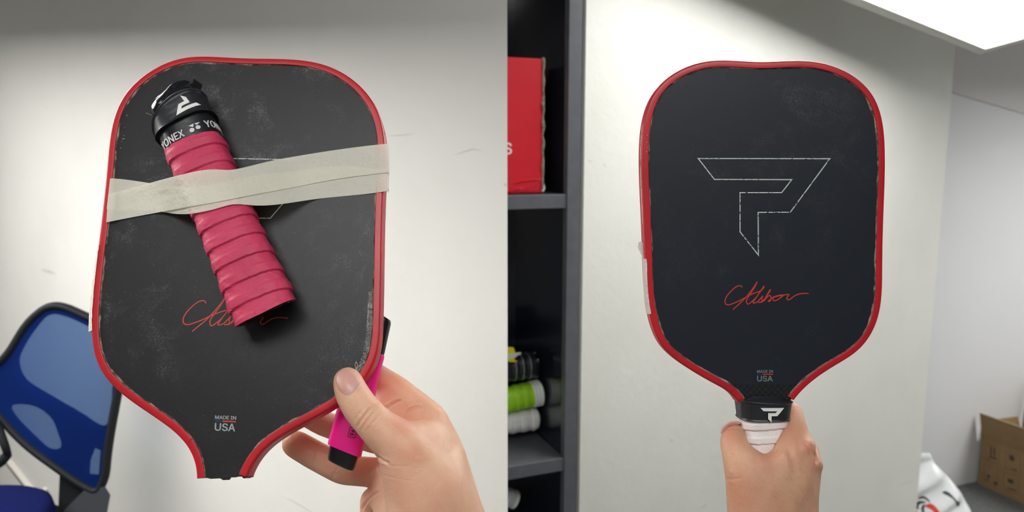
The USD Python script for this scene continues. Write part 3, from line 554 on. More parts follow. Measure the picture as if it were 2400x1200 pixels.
# left hand, holding the broken paddle and the marker from the lower right
JL = dict(
    t_tip=(815, 894, 15.5, 10.2), t_tip2=(822, 917, 16.5, 11.2), t_ip=(843, 954, 17, 12.0), t_mid=(880, 996, 15, 12.6), t_mcp=(944, 1048, 8, 17.0), th_a=(975, 1105, 0, 22), th_b=(1005, 1160, -6, 28), th_c=(960, 1150, -2, 17), th_d=(990, 1215, -8, 24),
    i_mcp=(1010, 985, -26, 12.5), i_mcp2=(1018, 1030, -24, 14), i_pip=(925, 907, -35, 9.6), i_dip=(872, 872, -37, 8.6), i_tip=(822, 848, -34, 7.6),
    web=(960, 1000, -24, 9), back=(1048, 1060, -34, 13), back2=(1052, 1110, -30, 14), wr_a=(1062, 1190, -28, 20), wr_b=(1085, 1290, -26, 24), wr_c=(1010, 1290, -22, 26), wr_d=(1150, 1420, -26, 24), wr_e=(1040, 1440, -22, 26), fa_a=(1270, 1800, -10, 29), fa_b=(1180, 1830, -6, 31),
    m_mcp=(960, 1050, -50, 11), m_pip=(830, 1018, -52, 10), m_dip=(752, 990, -50, 9.4), m_tip=(690, 958, -46, 8.0),
    r_mcp=(910, 1110, -56, 11), r_pip=(804, 1101, -58, 11.2), r_dip=(742, 1069, -56, 10.9), r_tip=(692, 1040, -53, 10.4),
    p_mcp=(905, 1165, -52, 11), p_pip=(872, 1170, -64, 9.2), p_dip=(868, 1215, -72, 8.0), p_tip=(880, 1250, -70, 7.2), i_pb=(902, 957, -40, 11), palm=(935, 1120, -40, 13), heel=(930, 1230, -40, 15))
CL = [['t_tip', 't_tip2', 't_ip', 't_mid', 't_mcp', 'th_a'], ('t_mcp', 'th_a', 'th_b', 'th_c'), ('th_b', 'th_c', 'th_d'), ('t_mcp', 'th_a', 'i_mcp2', 'back'), ('th_b', 'back', 'back2', 'wr_a'), ('th_b', 'th_d', 'wr_a', 'wr_b', 'wr_c'), ('wr_a', 'wr_b', 'wr_c', 'heel'), ('wr_b', 'wr_c', 'wr_d', 'wr_e'), ('wr_d', 'wr_e', 'fa_a', 'fa_b'),
      ['i_mcp', 'i_pip', 'i_dip', 'i_tip'], ('i_mcp', 'i_mcp2', 'back', 'web'), ('i_mcp', 'i_pb', 'm_mcp', 'web'), ('i_pb', 'i_pip', 'i_mcp'), ('i_mcp2', 'back', 'm_mcp', 'palm'), ('back', 'back2', 'm_mcp', 'r_mcp', 'palm'), ('back2', 'wr_a', 'r_mcp', 'p_mcp', 'heel', 'palm'),
      ['m_mcp', 'm_pip', 'm_dip', 'm_tip'], ['r_mcp', 'r_pip', 'r_dip', 'r_tip'], ['p_mcp', 'p_pip', 'p_dip', 'p_tip']]
hm = body(frL, JL, CL)
hm = crease(frL, hm, [([(835, 1003), (852, 978), (872, 955), (884, 945)], .7, .5), ([(846, 1008), (862, 985), (880, 962)], .55, .35), ([(830, 985), (848, 962), (868, 945)], .5, .25), ([(858, 1010), (880, 985), (893, 968)], .5, .25),
    ([(884, 1068), (895, 1078), (912, 1086)], .8, .7), ([(889, 1090), (930, 1092), (965, 1092)], .5, .18), ([(893, 1112), (935, 1122), (975, 1128)], .5, .15), ([(905, 958), (922, 946), (940, 938)], .8, .8), ([(945, 975), (962, 960), (990, 951)], .8, .6), ([(728, 1090), (738, 1068), (742, 1048)], .6, .4), ([(775, 1125), (785, 1105), (794, 1090)], .6, .4), ([(850, 1195), (862, 1172), (890, 1152)], .8, .6)])
hm = bump_up(frL, hm, [(966, 1058, 34, 1.3), (893, 947, 12, .9), (980, 1076, 5, .5)])
tHL = thing('hand', 'left hand gripping the broken paddle and a pink marker, thumb in front', 'hand', Frame(frL.world(hm.vertices.mean(0)), frL.u, frL.v, frL.w))
hw_ = hm.copy(); hw_.vertices = frL.world(hw_.vertices)
flush_shade(part(tHL, 'skin', hw_, M['skin_left'], True, world=True), frL, hm, [(806, 880, 42, .5), (790, 905, 30, .5), (945, 985, 40, .75), (1000, 960, 60, .35), (905, 900, 60, .55), (965, 1062, 38, .5), (690, 1050, 60, .65), (780, 1100, 60, .3), (860, 1130, 60, .55), (950, 1130, 60, .3), (840, 1195, 40, .4)])  # lower finger spots paint shade under the paddle into the skin colour
nm = nail_mesh(frL, hm, [(791, 875), (787, 889), (792, 908), (801, 922), (812, 928), (826, 925), (841, 913), (845, 902), (838, 888), (828, 875), (816, 868), (802, 867)]); nm.vertices = frL.world(nm.vertices)
part(tHL, 'fingernail', nm, M['nail'], True, world=True, label='pink thumb nail')

# right hand, seen from its back, gripping the white handle
JR = dict(
    t_tip=(1722, 1018, 2, 9.0), t_pad=(1719, 1036, 8, 10.6), t_ip=(1726, 1062, 14, 11.2), t_mcp=(1748, 1118, 20, 15.2), t_cmc=(1765, 1195, 20, 19.5), t_cmc2=(1783, 1235, 18, 22),
    web=(1783, 1092, 24, 8.5), web2=(1806, 1094, 24, 8.5), web3=(1800, 1140, 26, 11), i_mid=(1845, 1072, 21, 11), i_mcp=(1872, 1060, 16, 11.5), i_pip=(1859, 990, 2, 9.4), i_pip2=(1856, 966, -6, 8.6), i_dip=(1828, 972, -25, 8.2), i_tip=(1775, 985, -25, 7.4),
    back=(1865, 1120, 20, 13), m_mcp=(1893, 1096, 7, 10.2), m_pip=(1893, 1060, -22, 9.4), m_dip=(1835, 1060, -29, 8.4), m_tip=(1770, 1068, -25, 7.6),
    r_mcp=(1885, 1150, 6, 10.5), r_pip=(1885, 1130, -24, 9.2), r_dip=(1830, 1128, -29, 8.2), r_tip=(1770, 1130, -25, 7.4), p_mcp=(1880, 1205, 6, 10.5), p_pip=(1878, 1190, -22, 8.4), p_dip=(1830, 1185, -27, 7.6), p_tip=(1780, 1185, -24, 6.8),
    k_a=(1876, 1180, 14, 13), w_a=(1855, 1260, 14, 20), w_b=(1790, 1290, 16, 22), w_c=(1850, 1330, 12, 21), w_d=(1800, 1440, 12, 24), w_e=(1845, 1440, 12, 23), fa_a=(1815, 1850, 30, 31), fa_b=(1880, 1850, 30, 30))
CR = [['t_tip', 't_pad', 't_ip', 't_mcp', 't_cmc'], ('t_mcp', 't_cmc', 'web', 'web3'), ('t_ip', 't_mcp', 'web'), ('web', 'web2', 'web3'), ('web2', 'web3', 'i_mid', 'i_mcp', 'back'), ('t_mcp', 't_cmc', 't_cmc2', 'web3', 'back', 'k_a'), ('t_cmc', 't_cmc2', 'k_a', 'w_a', 'w_b'), ('w_a', 'w_b', 'w_c'), ('w_b', 'w_c', 'w_d', 'w_e'), ('w_d', 'w_e', 'fa_a', 'fa_b'),
      ('i_mcp', 'back', 'm_mcp'), ('back', 'm_mcp', 'r_mcp', 'k_a'), ('k_a', 'r_mcp', 'p_mcp', 'w_a'), ['i_mid', 'i_pip'], ['i_mcp', 'i_pip', 'i_pip2', 'i_dip', 'i_tip'], ['m_mcp', 'm_pip', 'm_dip', 'm_tip'], ['r_mcp', 'r_pip', 'r_dip', 'r_tip'], ['p_mcp', 'p_pip', 'p_dip', 'p_tip']]
hm2 = body(frR, JR, CR)
hm2 = crease(frR, hm2, [([(1702, 1120), (1718, 1122), (1738, 1121)], .7, .3), ([(1700, 1122), (1712, 1124), (1722, 1124)], .5, .3), ([(1706, 1008), (1722, 1004), (1738, 1009)], .6, .35), ([(1704, 1062), (1720, 1066), (1740, 1062)], .5, .2), ([(1907, 1062), (1912, 1072), (1911, 1086)], .8, .7), ([(1845, 1045), (1856, 1075), (1862, 1120)], 2.2, .5), ([(1700, 1126), (1716, 1128), (1730, 1127)], .5, .3), ([(1882, 1040), (1893, 1052), (1898, 1066)], .9, .3), ([(1805, 1062), (1815, 1058), (1822, 1040)], .8, .3)])
hm2 = bump_up(frR, hm2, [(1897, 1043, 17, 2.6), (1921, 1090, 14, 1.6), (1715, 1107, 5, .7), (1742, 1090, 26, .5)])
tHR = thing('hand', 'right hand seen from the back, closed round the white grip', 'hand', Frame(frR.world(hm2.vertices.mean(0)), frR.u, frR.v, frR.w))
hw2 = hm2.copy(); hw2.vertices = frR.world(hw2.vertices)
flush_shade(part(tHR, 'skin', hw2, M['skin_right'], True, world=True), frR, hm2, [(1897, 1045, 26, .5), (1840, 1010, 60, .45), (1850, 950, 40, .5), (1705, 1000, 40, .7), (1720, 1140, 40, .4), (1920, 1090, 24, .6), (1720, 1170, 60, .3), (1800, 1065, 30, .5)])
# short dark hairs on the back of the hand
g = np.random.default_rng(12); uv_ = project(frR, hm2.vertices); ok = np.where((uv_[:, 1] > 1095) & (uv_[:, 1] < 1230) & (uv_[:, 0] > 1725) & (uv_[:, 0] < 1905) & (hm2.vertex_normals[:, 2] > .45))[0]
hp, hf, hn = [], [], 0
for i in g.choice(ok, 190, replace=False):
    p_, n_ = hm2.vertices[i], hm2.vertex_normals[i]; d_ = unit(np.array([.75 + g.normal(0, .25), -.55 + g.normal(0, .25), 0])); d_ = unit(d_ - n_ * (d_ @ n_)); ln_ = .0022 + .0016 * g.random()
    t_ = tube([p_, p_ + d_ * ln_ * .5 + n_ * .0004, p_ + d_ * ln_ + n_ * .0003], [.000035, .00003, .00001], 4); hp.append(t_.vertices); hf.append(t_.faces + hn); hn += len(t_.vertices)
hair = trimesh.Trimesh(frR.world(np.vstack(hp)), np.vstack(hf), process=False)
part(tHR, 'hair', hair, mat('hair', (.16, .08, .045), .6), True, world=True, kind='stuff', label='sparse short dark hairs')
an_ = np.radians(np.linspace(176, 62, 20)); nr = []
for wz, r0_, r1_ in ((.0050, 28.5, 30.0), (.0045, 30.5, 32.3), (.0000, 31.0, 33.2), (-.0080, 29.0, 31.0)):
    nr.append(np.array([frR.px(1721.5 + r0_ * math.cos(a_), 1019 - r0_ * math.sin(a_), wz) for a_ in an_] + [frR.px(1721.5 + r1_ * math.cos(a_), 1019 - r1_ * math.sin(a_), wz) for a_ in an_[::-1]]))
nm2 = loft(nr); nm2.vertices = frR.world(nm2.vertices)
part(tHR, 'fingernail', nm2, M['nail'], 50, world=True, label='pink thumb nail')

# ------------------------------------------------------------------ pink marker behind the broken paddle
mB, mT = frL.px(807, 1056, -.0165), frL.px(887, 737, -.0185)
md = unit(mT - mB); mL_ = np.linalg.norm(mT - mB); mn = unit(np.array([0, 0, 1.]) - md * md[2]); mr = np.cross(md, mn); mr = mr if mr[0] > 0 else -mr
def oval(s, a, b, ex=2.6, slant=0.0, m=48):
    th_ = np.linspace(0, 2 * np.pi, m, endpoint=False); c, q = np.cos(th_), np.sin(th_); k = (abs(c) ** ex + abs(q) ** ex) ** (-1 / ex)
    return mB + (s + slant * k * c)[:, None] * md + (a * k * c)[:, None] * mr + (b * k * q)[:, None] * mn
px1 = np.linalg.norm(frL.px(800, 1050, -.0165) - frL.px(900, 1050, -.0165)) / 100
tM = thing('marker_pen', 'bright pink marker with black cap held behind the broken paddle', 'marker pen', Frame(frL.world(mB), frL.u, frL.v, frL.w))
def mpart(name, rings, m, parent=None, **k):
    me = loft(rings); me.vertices = frL.world(me.vertices); return part(parent or tM, name, me, m, 40, world=True, **k)
cap_s = mL_ * (1060 - 836) / (1060 - 735)
barrel = mpart('barrel', [oval(0, .0108, .0060, 2.6, -.0022), oval(-.0004, .0120, .0070, 2.6, -.0022), oval(.0008, .0125, .0074, 2.6, -.0022), oval(.006, .0125, .0075, 2.6, -.001), oval(cap_s * .6, .0120, .0075), oval(cap_s - .004, .0116, .0075), oval(cap_s, .0118, .0076), oval(cap_s + .002, .0114, .0070)], M['marker_pink'])
mpart('end_plug', [oval(.004, .0104, .0060, 2.6, -.002), oval(-.001, .0106, .0061, 2.6, -.0022), oval(-.0085, .0099, .0056, 2.6, -.0022), oval(-.0102, .0092, .0049, 2.6, -.0020), oval(-.0108, .0072, .0036, 2.6, -.0016), oval(-.0100, .0040, .002, 2.6, -.002)], M['black_gloss'])
mpart('cap', [oval(cap_s + .0005, .0110, .0068), oval(cap_s + .004, .0112, .0070), oval(mL_ * .97, .0106, .0066, 2.6, -.0022), oval(mL_, .0099, .0058, 2.6, -.003), oval(mL_ + .0008, .0080, .004, 2.6, -.003)], M['black_gloss'])
def marker_flat(mesh, s, x0):
    """flat print lying on the marker's front, running along the barrel"""
    v = mesh.vertices; xx = x0 + v[:, 1]; ss = s - v[:, 0]; yy = .0076 * (1 - (abs(xx) / .0119) ** 2.6) ** (1 / 2.6) + .00012 + v[:, 2]
    return trimesh.Trimesh(frL.world(mB + ss[:, None] * md + xx[:, None] * mr + yy[:, None] * mn), mesh.faces, process=False)
t96 = meshkit.text_mesh('96', .0027, .0001, True); t96.vertices -= [*t96.bounds[0][:2], 0]; t96 = t96.subdivide_to_size(.001)
o96 = Polygon([(-.0010, -.0009), (.0052, -.0009), (.0052, .0036), (-.0010, .0036)]); fr96 = extrude(o96.buffer(.0004).difference(o96.buffer(.0001)), 0, .0001).subdivide_to_size(.001)
part(barrel, 'print', marker_flat(cat(t96, fr96), .0150, .0028), M['black_gloss'], False, world=True)

# ------------------------------------------------------------------ dark steel cabinet between the two walls
ya = math.radians(21); ce1 = np.array([math.cos(ya), math.sin(ya), 0]); ce2 = np.array([-math.sin(ya), math.cos(ya), 0])
fC = Frame((.1400, 1.4960, 0), ce1, ce2, (0, 0, 1))        # origin: floor under the right front corner; u right along the front, v into the cabinet
def zrow(x, y):                                            # height of a picture point on the cabinet's front plane
    return on_plane(x, y, fC.O, ce2)[2]
CW, CD, CH = .345, .30, 2.0
tC = thing('storage_cabinet', 'dark grey steel cabinet with open shelves between the two walls', 'cabinet', fC)
part(tC, 'post', box((-.0145, .010, CH / 2), (.029, .02, CH), .0015), M['cab_metal'], 30, label='grey front post'); part(tC, 'post_lip', box((.0042, .020, CH / 2), (.0044, .018, CH), .0018), M['cab_metal'], 30)
part(tC, 'post', box((-CW + .0145, .010, CH / 2), (.029, .02, CH), .0015), M['cab_metal'], 30)
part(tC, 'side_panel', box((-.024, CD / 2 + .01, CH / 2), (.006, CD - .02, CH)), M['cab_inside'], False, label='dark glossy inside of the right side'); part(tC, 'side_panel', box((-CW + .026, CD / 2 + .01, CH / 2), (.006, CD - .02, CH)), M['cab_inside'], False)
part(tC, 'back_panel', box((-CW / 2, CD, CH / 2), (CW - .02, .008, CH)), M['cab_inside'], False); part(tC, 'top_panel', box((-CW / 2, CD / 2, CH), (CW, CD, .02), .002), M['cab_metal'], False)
zt, zb_ = zrow(1260, 457), zrow(1260, 490); z2, z2b = zrow(1326, 1074), zrow(1326, 1104)
shelf_z = []
for a, b in ((zt, zb_), (z2, z2b), (z2 - .33, z2b - .33)):
    part(tC, 'shelf', cat(box((-CW / 2 - .001, .010 + .001, (a + b) / 2), (CW - .056, .016, a - b), .0015), box((-CW / 2 - .001, CD / 2 + .008, a - .004), (CW - .056, CD - .02, .008))), M['cab_metal'], 30); shelf_z.append(a)
def in_cab(x, y, v):                                       # picture point at depth v inside the cabinet
    return fC.local(on_plane(x, y, fC.O + ce2 * v, ce2))
# red carton on the upper shelf
r0 = in_cab(1271, 400, .030); rx1, rz0 = r0[0], shelf_z[0] + .0015; rx0 = -CW + .034; rh = .27
tR = thing('carton', 'red printed carton with torn brown edge on the upper cabinet shelf', 'carton', Frame(fC.world([(rx0 + rx1) / 2, .12, rz0]), fC.u, fC.v, fC.w))
cw = lambda m: trimesh.Trimesh(fC.world(m.vertices), m.faces, process=False)
body_ = box(((rx0 + rx1) / 2, .12, rz0 + rh / 2), (rx1 - rx0, .18, rh), .003)
part(tR, 'body', cw(body_), M['red_carton'], 30, world=True)
ed = [(rx1 + .0010 + .0016 * math.sin(k * 2.1) * .5, .029 + .001 * math.cos(k * 1.7), rz0 + .002 + k * rh / 26) for k in range(27)]
part(tR, 'torn_edge', cw(tube(spline(ed, 120), .0026 + .0007 * np.sin(np.linspace(0, 40, 120)), 8)), M['torn_card'], 40, world=True, label='torn brown corrugated corner edge')
part(tR, 'bottom_knot', cw(trimesh.util.concatenate([tube([(rx1 - .001, .027, rz0 + .004), (rx1 + .003, .027, rz0 + .010), (rx1 + .002, .027, rz0 + .018)], [.0022, .0026, .0018], 8)])), M['white_ink'], 40, world=True)
g = np.random.default_rng(4); fl = []
for k in range(11):
    x0_ = rx1 - .004 - .006 * k * .9; z0_ = rz0 + .003 + .002 * (k % 3); ln_ = .016 + .014 * g.random()
    fl.append(tube(spline([(x0_ - ln_, .0285, z0_), (x0_ - ln_ * .5, .0275, z0_ + .002 + .003 * g.random()), (x0_, .0285, z0_ + .006 + .006 * g.random())], 14), .0008 + .0005 * np.sin(np.linspace(0, np.pi, 14)), 6))
fl.append(tube(spline([(rx1 - .062, .0285, rz0 + .021), (rx1 - .04, .0278, rz0 + .026), (rx1 - .006, .0285, rz0 + .0285)], 20), .0008, 6))
part(tR, 'film_fold', cw(cat(*fl)), M['red_film'], 60, world=True, label='wrinkled glossy red film along the bottom', kind='stuff')
st = meshkit.text_mesh('S', .022, .0004, True); q = in_cab(1190.5, 361, .029)
v = st.vertices; stv = np.stack([q[0] - .010 + v[:, 0], .0298 - v[:, 2], q[2] + v[:, 1]], 1); sm_ = trimesh.Trimesh(stv, st.faces[:, ::-1], process=False)
part(tR, 'letter', cw(sm_), M['white_ink'], False, world=True, label='white printed letter')
# wrapped handles lying on the lower shelf
def lying(name, label, xr, yr, rr_px, v, length, tilt, m, group=None, seed=1, ex=2.3, flat=1.0):
    E_ = in_cab(xr, yr, v); rr = rr_px / FPX * ((fC.world(E_) - EYE) @ cF)
    d = fC.u * -math.cos(tilt) + np.array([0, 0, -math.sin(tilt)]); Ew = fC.world(E_)
    lo = Frame(Ew, unit(-d), unit(np.cross([0, 0, 1], -d)), np.cross(unit(-d), unit(np.cross([0, 0, 1], -d))))
    h = Handle((0, 0, 0), (-length, 0, 0), np.array([0, .02, .2]), np.array([rr, rr, rr]) * 1.0, np.array([rr, rr, rr]) * flat, ex)
    t = thing(name, label, 'wrapped handle', lo); return t, h, rr
t, h, rW = lying('wrapped_handle', 'white wrapped handle lying lowest on the lower cabinet shelf', 1254, 979, 27, .135, .17, .0, None, flat=.95)
part(t, 'grip_wrap', h.band(.008, .17, 0, 120, 48, wrap_prof(.026, .004, .0022, .012), 3, .0016), M['grip_pale'], 40)
part(t, 'end_cap', loft(np.concatenate([h.pos(np.full(48, s_), np.linspace(0, 2 * np.pi, 48, endpoint=False), l_)[None] for s_, l_ in ((.012, -.001), (.004, .0006), (-.002, -.002), (-.005, -.008), (-.0055, -.014))])), M['grip_pale'], 60)
t, h, rG = lying('wrapped_handle', 'bright green wrapped handle with pale ring end on the cabinet shelf', 1262, 920, 29, .125, .17, .09, None, flat=1.0)
part(t, 'grip_wrap', h.band(.016, .17, -.001, 120, 48, wrap_prof(.020, .003, .0016, .02), 3, .0012), M['grip_green'], 40)
part(t, 'end_ring', h.band(-.002, .020, .0012, 24, 48, lambda k, T, D: .0008 * np.sign(np.sin(k * 18)) * .5), M['grip_ring'], 40, label='pale grey ringed end')
part(t, 'end_cap', h.band(-.0045, .002, -.003, 6, 48), M['tag_clear'], 40)
t, h, rB = lying('wrapped_handle', 'black wrapped handle topmost on the cabinet shelf beside a yellow wrapper', 1250, 855, 29, .13, .17, .02, None, flat=1.0)
part(t, 'grip_wrap', h.band(.004, .17, 0, 140, 48, wrap_prof(.018, .002, .0014, .02), 3, .001), M['grip_black'], 40)
part(t, 'end_ring', h.band(-.003, .0035, .0012, 8, 48), M['black_gloss'], 40)
for d_ in (.016, .034, .052): part(t, 'wrap_edge', h.band(d_, d_ + .0007, .0016, 3, 40), M['grip_ring'], 40)
part(t, 'staple', cat(*[tube([h.pos(-.003, a_, .0012), h.pos(.001, a_, .0016)], .0006, 6) for a_ in (-.9, -.2)]), M['white_ink'])
for_y = in_cab(1212, 832, .100)
tY = thing('wrapper', 'yellow plastic wrapper resting on the black handle in the cabinet', 'wrapper', Frame(fC.world(for_y), fC.u, fC.v, fC.w))
yp = lambda L_: [tuple((in_cab(x, y, .098) - for_y)[[0, 2]]) for x, y in L_]
def slab(L_, t_, bend=.003):
    m = extrude(Polygon(yp(L_)), 0, t_).subdivide_to_size(.006); v = m.vertices; m.vertices = np.stack([v[:, 0], v[:, 2] + bend * np.sin(v[:, 0] * 160) * .5, v[:, 1]], 1); return m
part(tY, 'sleeve', slab([(1150, 812), (1204, 815), (1207, 822), (1207, 845), (1214, 847), (1212, 849), (1190, 848), (1150, 852)], .004), M['tag_yellow'], 40)
mm = slab([(1160, 834), (1186, 831), (1206, 826), (1222, 826), (1221, 831), (1213, 833), (1208, 837), (1190, 843), (1160, 843)], .002); mm.vertices[:, 1] -= .003
part(tY, 'label_strip', mm, M['tag_clear'], 40)
t, h, rr_ = lying('wrapped_handle', 'grey wrapped handle end on the bottom cabinet shelf', 1204, 1170, 20, .10, .15, -.5, None, flat=1.0)
part(t, 'grip_wrap', h.band(.0, .15, 0, 60, 40, wrap_prof(.02, .002, .0016)), M['grip_grey'], 40); part(t, 'end_cap', h.band(-.003, .004, .001, 8, 40), M['grip_pale'], 40)

# ------------------------------------------------------------------ blue mesh office chair in front of the left wall
cn = unit(np.array([.10, -1, .16])); Oc = at_d(140, 930, 1.72); cu = unit(np.cross(cn, [0, 0, 1])); cu = cu if cu[0] > 0 else -cu; cv = np.cross(cn, cu)
fK = Frame(Oc, cu, cv, cn); fK = Frame(fK.world(fK.local(Oc)), cu, cv, cn)
tK = thing('office_chair', 'blue mesh-back office chair with black frame at the lower left', 'office chair', fK)
OUT = [(112, 712), (135, 709), (160, 714), (190, 727), (222, 741), (262, 760), (288, 778), (297, 800), (295, 850), (287, 905), (270, 1000), (258, 1085), (248, 1135), (228, 1158), (205, 1152), (140, 1110), (60, 1050), (10, 1000), (-35, 950), (-60, 915), (-50, 880), (0, 838), (50, 766), (88, 726)]
def kp(L_, w=0): return fK.pts(L_, w)[:, :2]
def curve(P, w):                                            # backrest bows away from the sitter in the middle
    return w - .0
out = spline(kp(OUT + OUT[:1]), 160, per=True)[:-1]
fr_prof = Polygon(out); 
def ringtube(P2, r, wz): 
    P3 = np.c_[P2, np.full(len(P2), wz)]; n = len(P3); T = np.roll(P3, -1, 0) - np.roll(P3, 1, 0); T /= np.linalg.norm(T, axis=1)[:, None]; nn_ = np.cross(T, [0, 0, 1.]); th_ = np.linspace(0, 2 * np.pi, 12, endpoint=False)
    R_ = P3[:, None] + r * (np.cos(th_)[None, :, None] * nn_[:, None] * 1.0 + np.sin(th_)[None, :, None] * np.array([0, 0, 1.4]))
    R_ = np.concatenate([R_, R_[:1]]); return loft(R_, False)
inner = np.array(fr_prof.buffer(-.008).exterior.coords)[:-1]
part(tK, 'back_frame', ringtube(np.array(Polygon(spline(np.vstack([inner, inner[:1]]), 200, per=True)[:-1]).exterior.coords)[:-1], .0095, 0), M['chair_black'], 50, label='black backrest frame')
part(tK, 'mesh_panel', extrude(fr_prof.buffer(-.010), .004, .0048), M['mesh_fabric'], False, label='blue see-through mesh')
w1 = Polygon(spline(kp([(120, 737), (140, 740), (222, 776), (262, 800), (264, 860), (258, 915), (235, 1001), (200, 982), (140, 946), (82, 912), (52, 890), (38, 862), (36, 845), (42, 826), (62, 790), (87, 757), (102, 742), (120, 737)]), 120, per=True))
w2 = Polygon(spline(kp([(17, 955), (39, 950), (65, 952), (87, 960), (110, 979), (123, 996), (130, 1022), (138, 1050), (115, 1057), (87, 1037), (56, 1009), (30, 979), (17, 955)]), 80, s=1e-5, per=True))
w3 = Polygon(kp([(217, 1055), (228, 1060), (224, 1115), (204, 1113), (206, 1083)])).buffer(.002)
part(tK, 'back_support', extrude(fr_prof.buffer(-.012).difference(w1.buffer(0)).difference(w2.buffer(0)).difference(w3), -.018, -.012), M['chair_support'], False, label='dark blue support plate behind the mesh')
q = lambda x, y, w_: fK.px(x, y, w_)
part(tK, 'back_bracket', trimesh.convex.convex_hull(np.array([q(x, y, w_) for w_ in (-.055, -.022) for x, y in ((140, 1104), (214, 1150), (222, 1180), (180, 1250), (134, 1250), (139, 1180))])), M['chair_black'], 30)
part(tK, 'seat_lever', trimesh.convex.convex_hull(np.array([q(x, y, w_) for w_ in (-.02, .012) for x, y in ((150, 1196), (196, 1150), (246, 1140), (259, 1160), (256, 1176), (246, 1186), (244, 1240), (150, 1240))])), M['chair_slate'], 50, label='dark grey lever beside the seat')
arm = spline([q(-14, 985, .03), q(2, 1020, .03), (q(14, 1052, .03)), q(18, 1066, .02)], 30); part(tK, 'arm_post', tube(arm, np.linspace(.011, .008, 30), 10), M['chair_black'])
part(tK, 'arm_post', tube(spline([q(18, 1064, .02), q(6, 1080, .02), q(-30, 1092, .0)], 16), .010, 10), M['chair_black'])
sc0 = at_d(20, 1215, 1.60); sc0 = np.array([sc0[0], sc0[1], 0]); sz = at_d(30, 1166, 1.62)[2]
fS = Frame(sc0, unit([1, .18, 0]), unit([-.18, 1, 0]), (0, 0, 1))
def seat_ring(s_, z_, n=60):
    th_ = np.linspace(0, 2 * np.pi, n, endpoint=False); c, s2 = np.cos(th_), np.sin(th_); k = (abs(c) ** 3 + abs(s2) ** 3) ** (-1 / 3)
    return fS.world(np.c_[.235 * s_ * k * c - .135, .225 * s_ * k * s2 - .10, np.full(n, z_)])
part(tK, 'seat', loft([seat_ring(.90, sz - .07), seat_ring(.97, sz - .06), seat_ring(1, sz - .035), seat_ring(.98, sz - .012), seat_ring(.92, sz - .002), seat_ring(.6, sz + .002)]), M['chair_seat'], 60, world=True, label='blue fabric seat cushion')
cx = fS.world([-.135, -.1, 0]); part(tK, 'gas_column', tube([cx + [0, 0, sz - .08], cx + [0, 0, .12]], .026, 16), M['chair_black'], world=True)
part(tK, 'under_seat_plate', box((cx[0], cx[1], sz - .085), (.22, .2, .03), .006), M['chair_black'], 30, world=True)
part(tK, 'back_bar', tube(spline([cx + [.05, .05, sz - .085], fS.world([.03, .13, sz - .09]), fK.world(q(178, 1230, -.04))], 20), .017, 12), M['chair_black'], world=True)
for k in range(5):
    a = k * 2 * np.pi / 5 + .3; dv = np.array([math.cos(a), math.sin(a), 0])
    leg = part(tK, 'base_leg', tube([cx + [0, 0, .12], cx + dv * .15 + [0, 0, .105], cx + dv * .29 + [0, 0, .07]], [.024, .020, .014], 10), M['chair_black'], world=True)
    part(leg, 'castor', trimesh.Trimesh(*(lambda m: (m.vertices + cx + dv * .29 + [0, 0, .027], m.faces))(trimesh.creation.cylinder(.027, .04, sections=20, transform=trimesh.transformations.rotation_matrix(np.pi / 2, [1, 0, 0])))), M['chair_black'], world=True)
# cord and pale holder on the wall below the backrest
lw = lambda x, y, o=.0: on_plane(x, y, np.array([-.007, 1.1, 0]), nb) - nb * o
tD = thing('cord', 'thin dark cord running down the wall below the chair back', 'cord', origin=lw(10, 1078))
part(tD, 'sheath', tube(spline([lw(4, 1066, .006), lw(18, 1084, .006), lw(40, 1112, .006), (lw(66, 1146, .006)), lw(120, 1215, .006)], 40), .0032, 8), M['cord_dark'], world=True)
tP = thing('wall_duct', 'cream plastic cable duct slanting down the wall by the chair seat', 'cable duct', origin=lw(60, 1130))
part(tP, 'duct', tube(spline([lw(26, 1082, .004), lw(50, 1112, .004), lw(80, 1150, .004), lw(125, 1204, .004)], 30), .011, 10), M['pale_plastic'], 50, world=True)
for x, y in ((112, 1146), (112, 1170)): part(tP, 'knob', (lambda m: trimesh.Trimesh(m.vertices + lw(x, y, .008), m.faces))(trimesh.creation.icosphere(3, .0095 if y < 1160 else .008)), M['pale_plastic'], True, world=True)

# ------------------------------------------------------------------ cardboard box on the floor of the recess
P0 = at_z(2286, 1131, 0); P1 = at_z(2400, 1182, 0); ba = unit(P1 - P0); bb = np.array([-ba[1], ba[0], 0]); bb = bb if bb[0] > 0 else -bb
P0 = P0 + ba * .012; bh = on_plane(2293.7, 1022, P0, unit(P0 - EYE) * [1, 1, 0])[2]; fh = on_plane(2293.7, 963, P0, unit(P0 - EYE) * [1, 1, 0])[2] - bh
fB = Frame(P0, ba, bb, (0, 0, 1)); BL, BWd = .46, .26
tB = thing('cardboard_box', 'open brown cardboard box with raised flaps on the recess floor', 'cardboard box', fB)
tk = .004
part(tB, 'wall_panel', box((BL / 2, tk / 2, bh / 2), (BL, tk, bh)), M['cardboard'], False); part(tB, 'wall_panel', box((BL / 2, BWd - tk / 2, bh / 2), (BL, tk, bh)), M['cardboard'], False)
part(tB, 'wall_panel', box((tk / 2, BWd / 2, bh / 2), (tk, BWd - 2 * tk, bh)), M['cardboard'], False); part(tB, 'wall_panel', box((BL - tk / 2, BWd / 2, bh / 2), (tk, BWd - 2 * tk, bh)), M['cardboard'], False)
part(tB, 'bottom_panel', box((BL / 2, BWd / 2, tk / 2 + .001), (BL - .01, BWd - .01, tk)), M['card_in'], False)
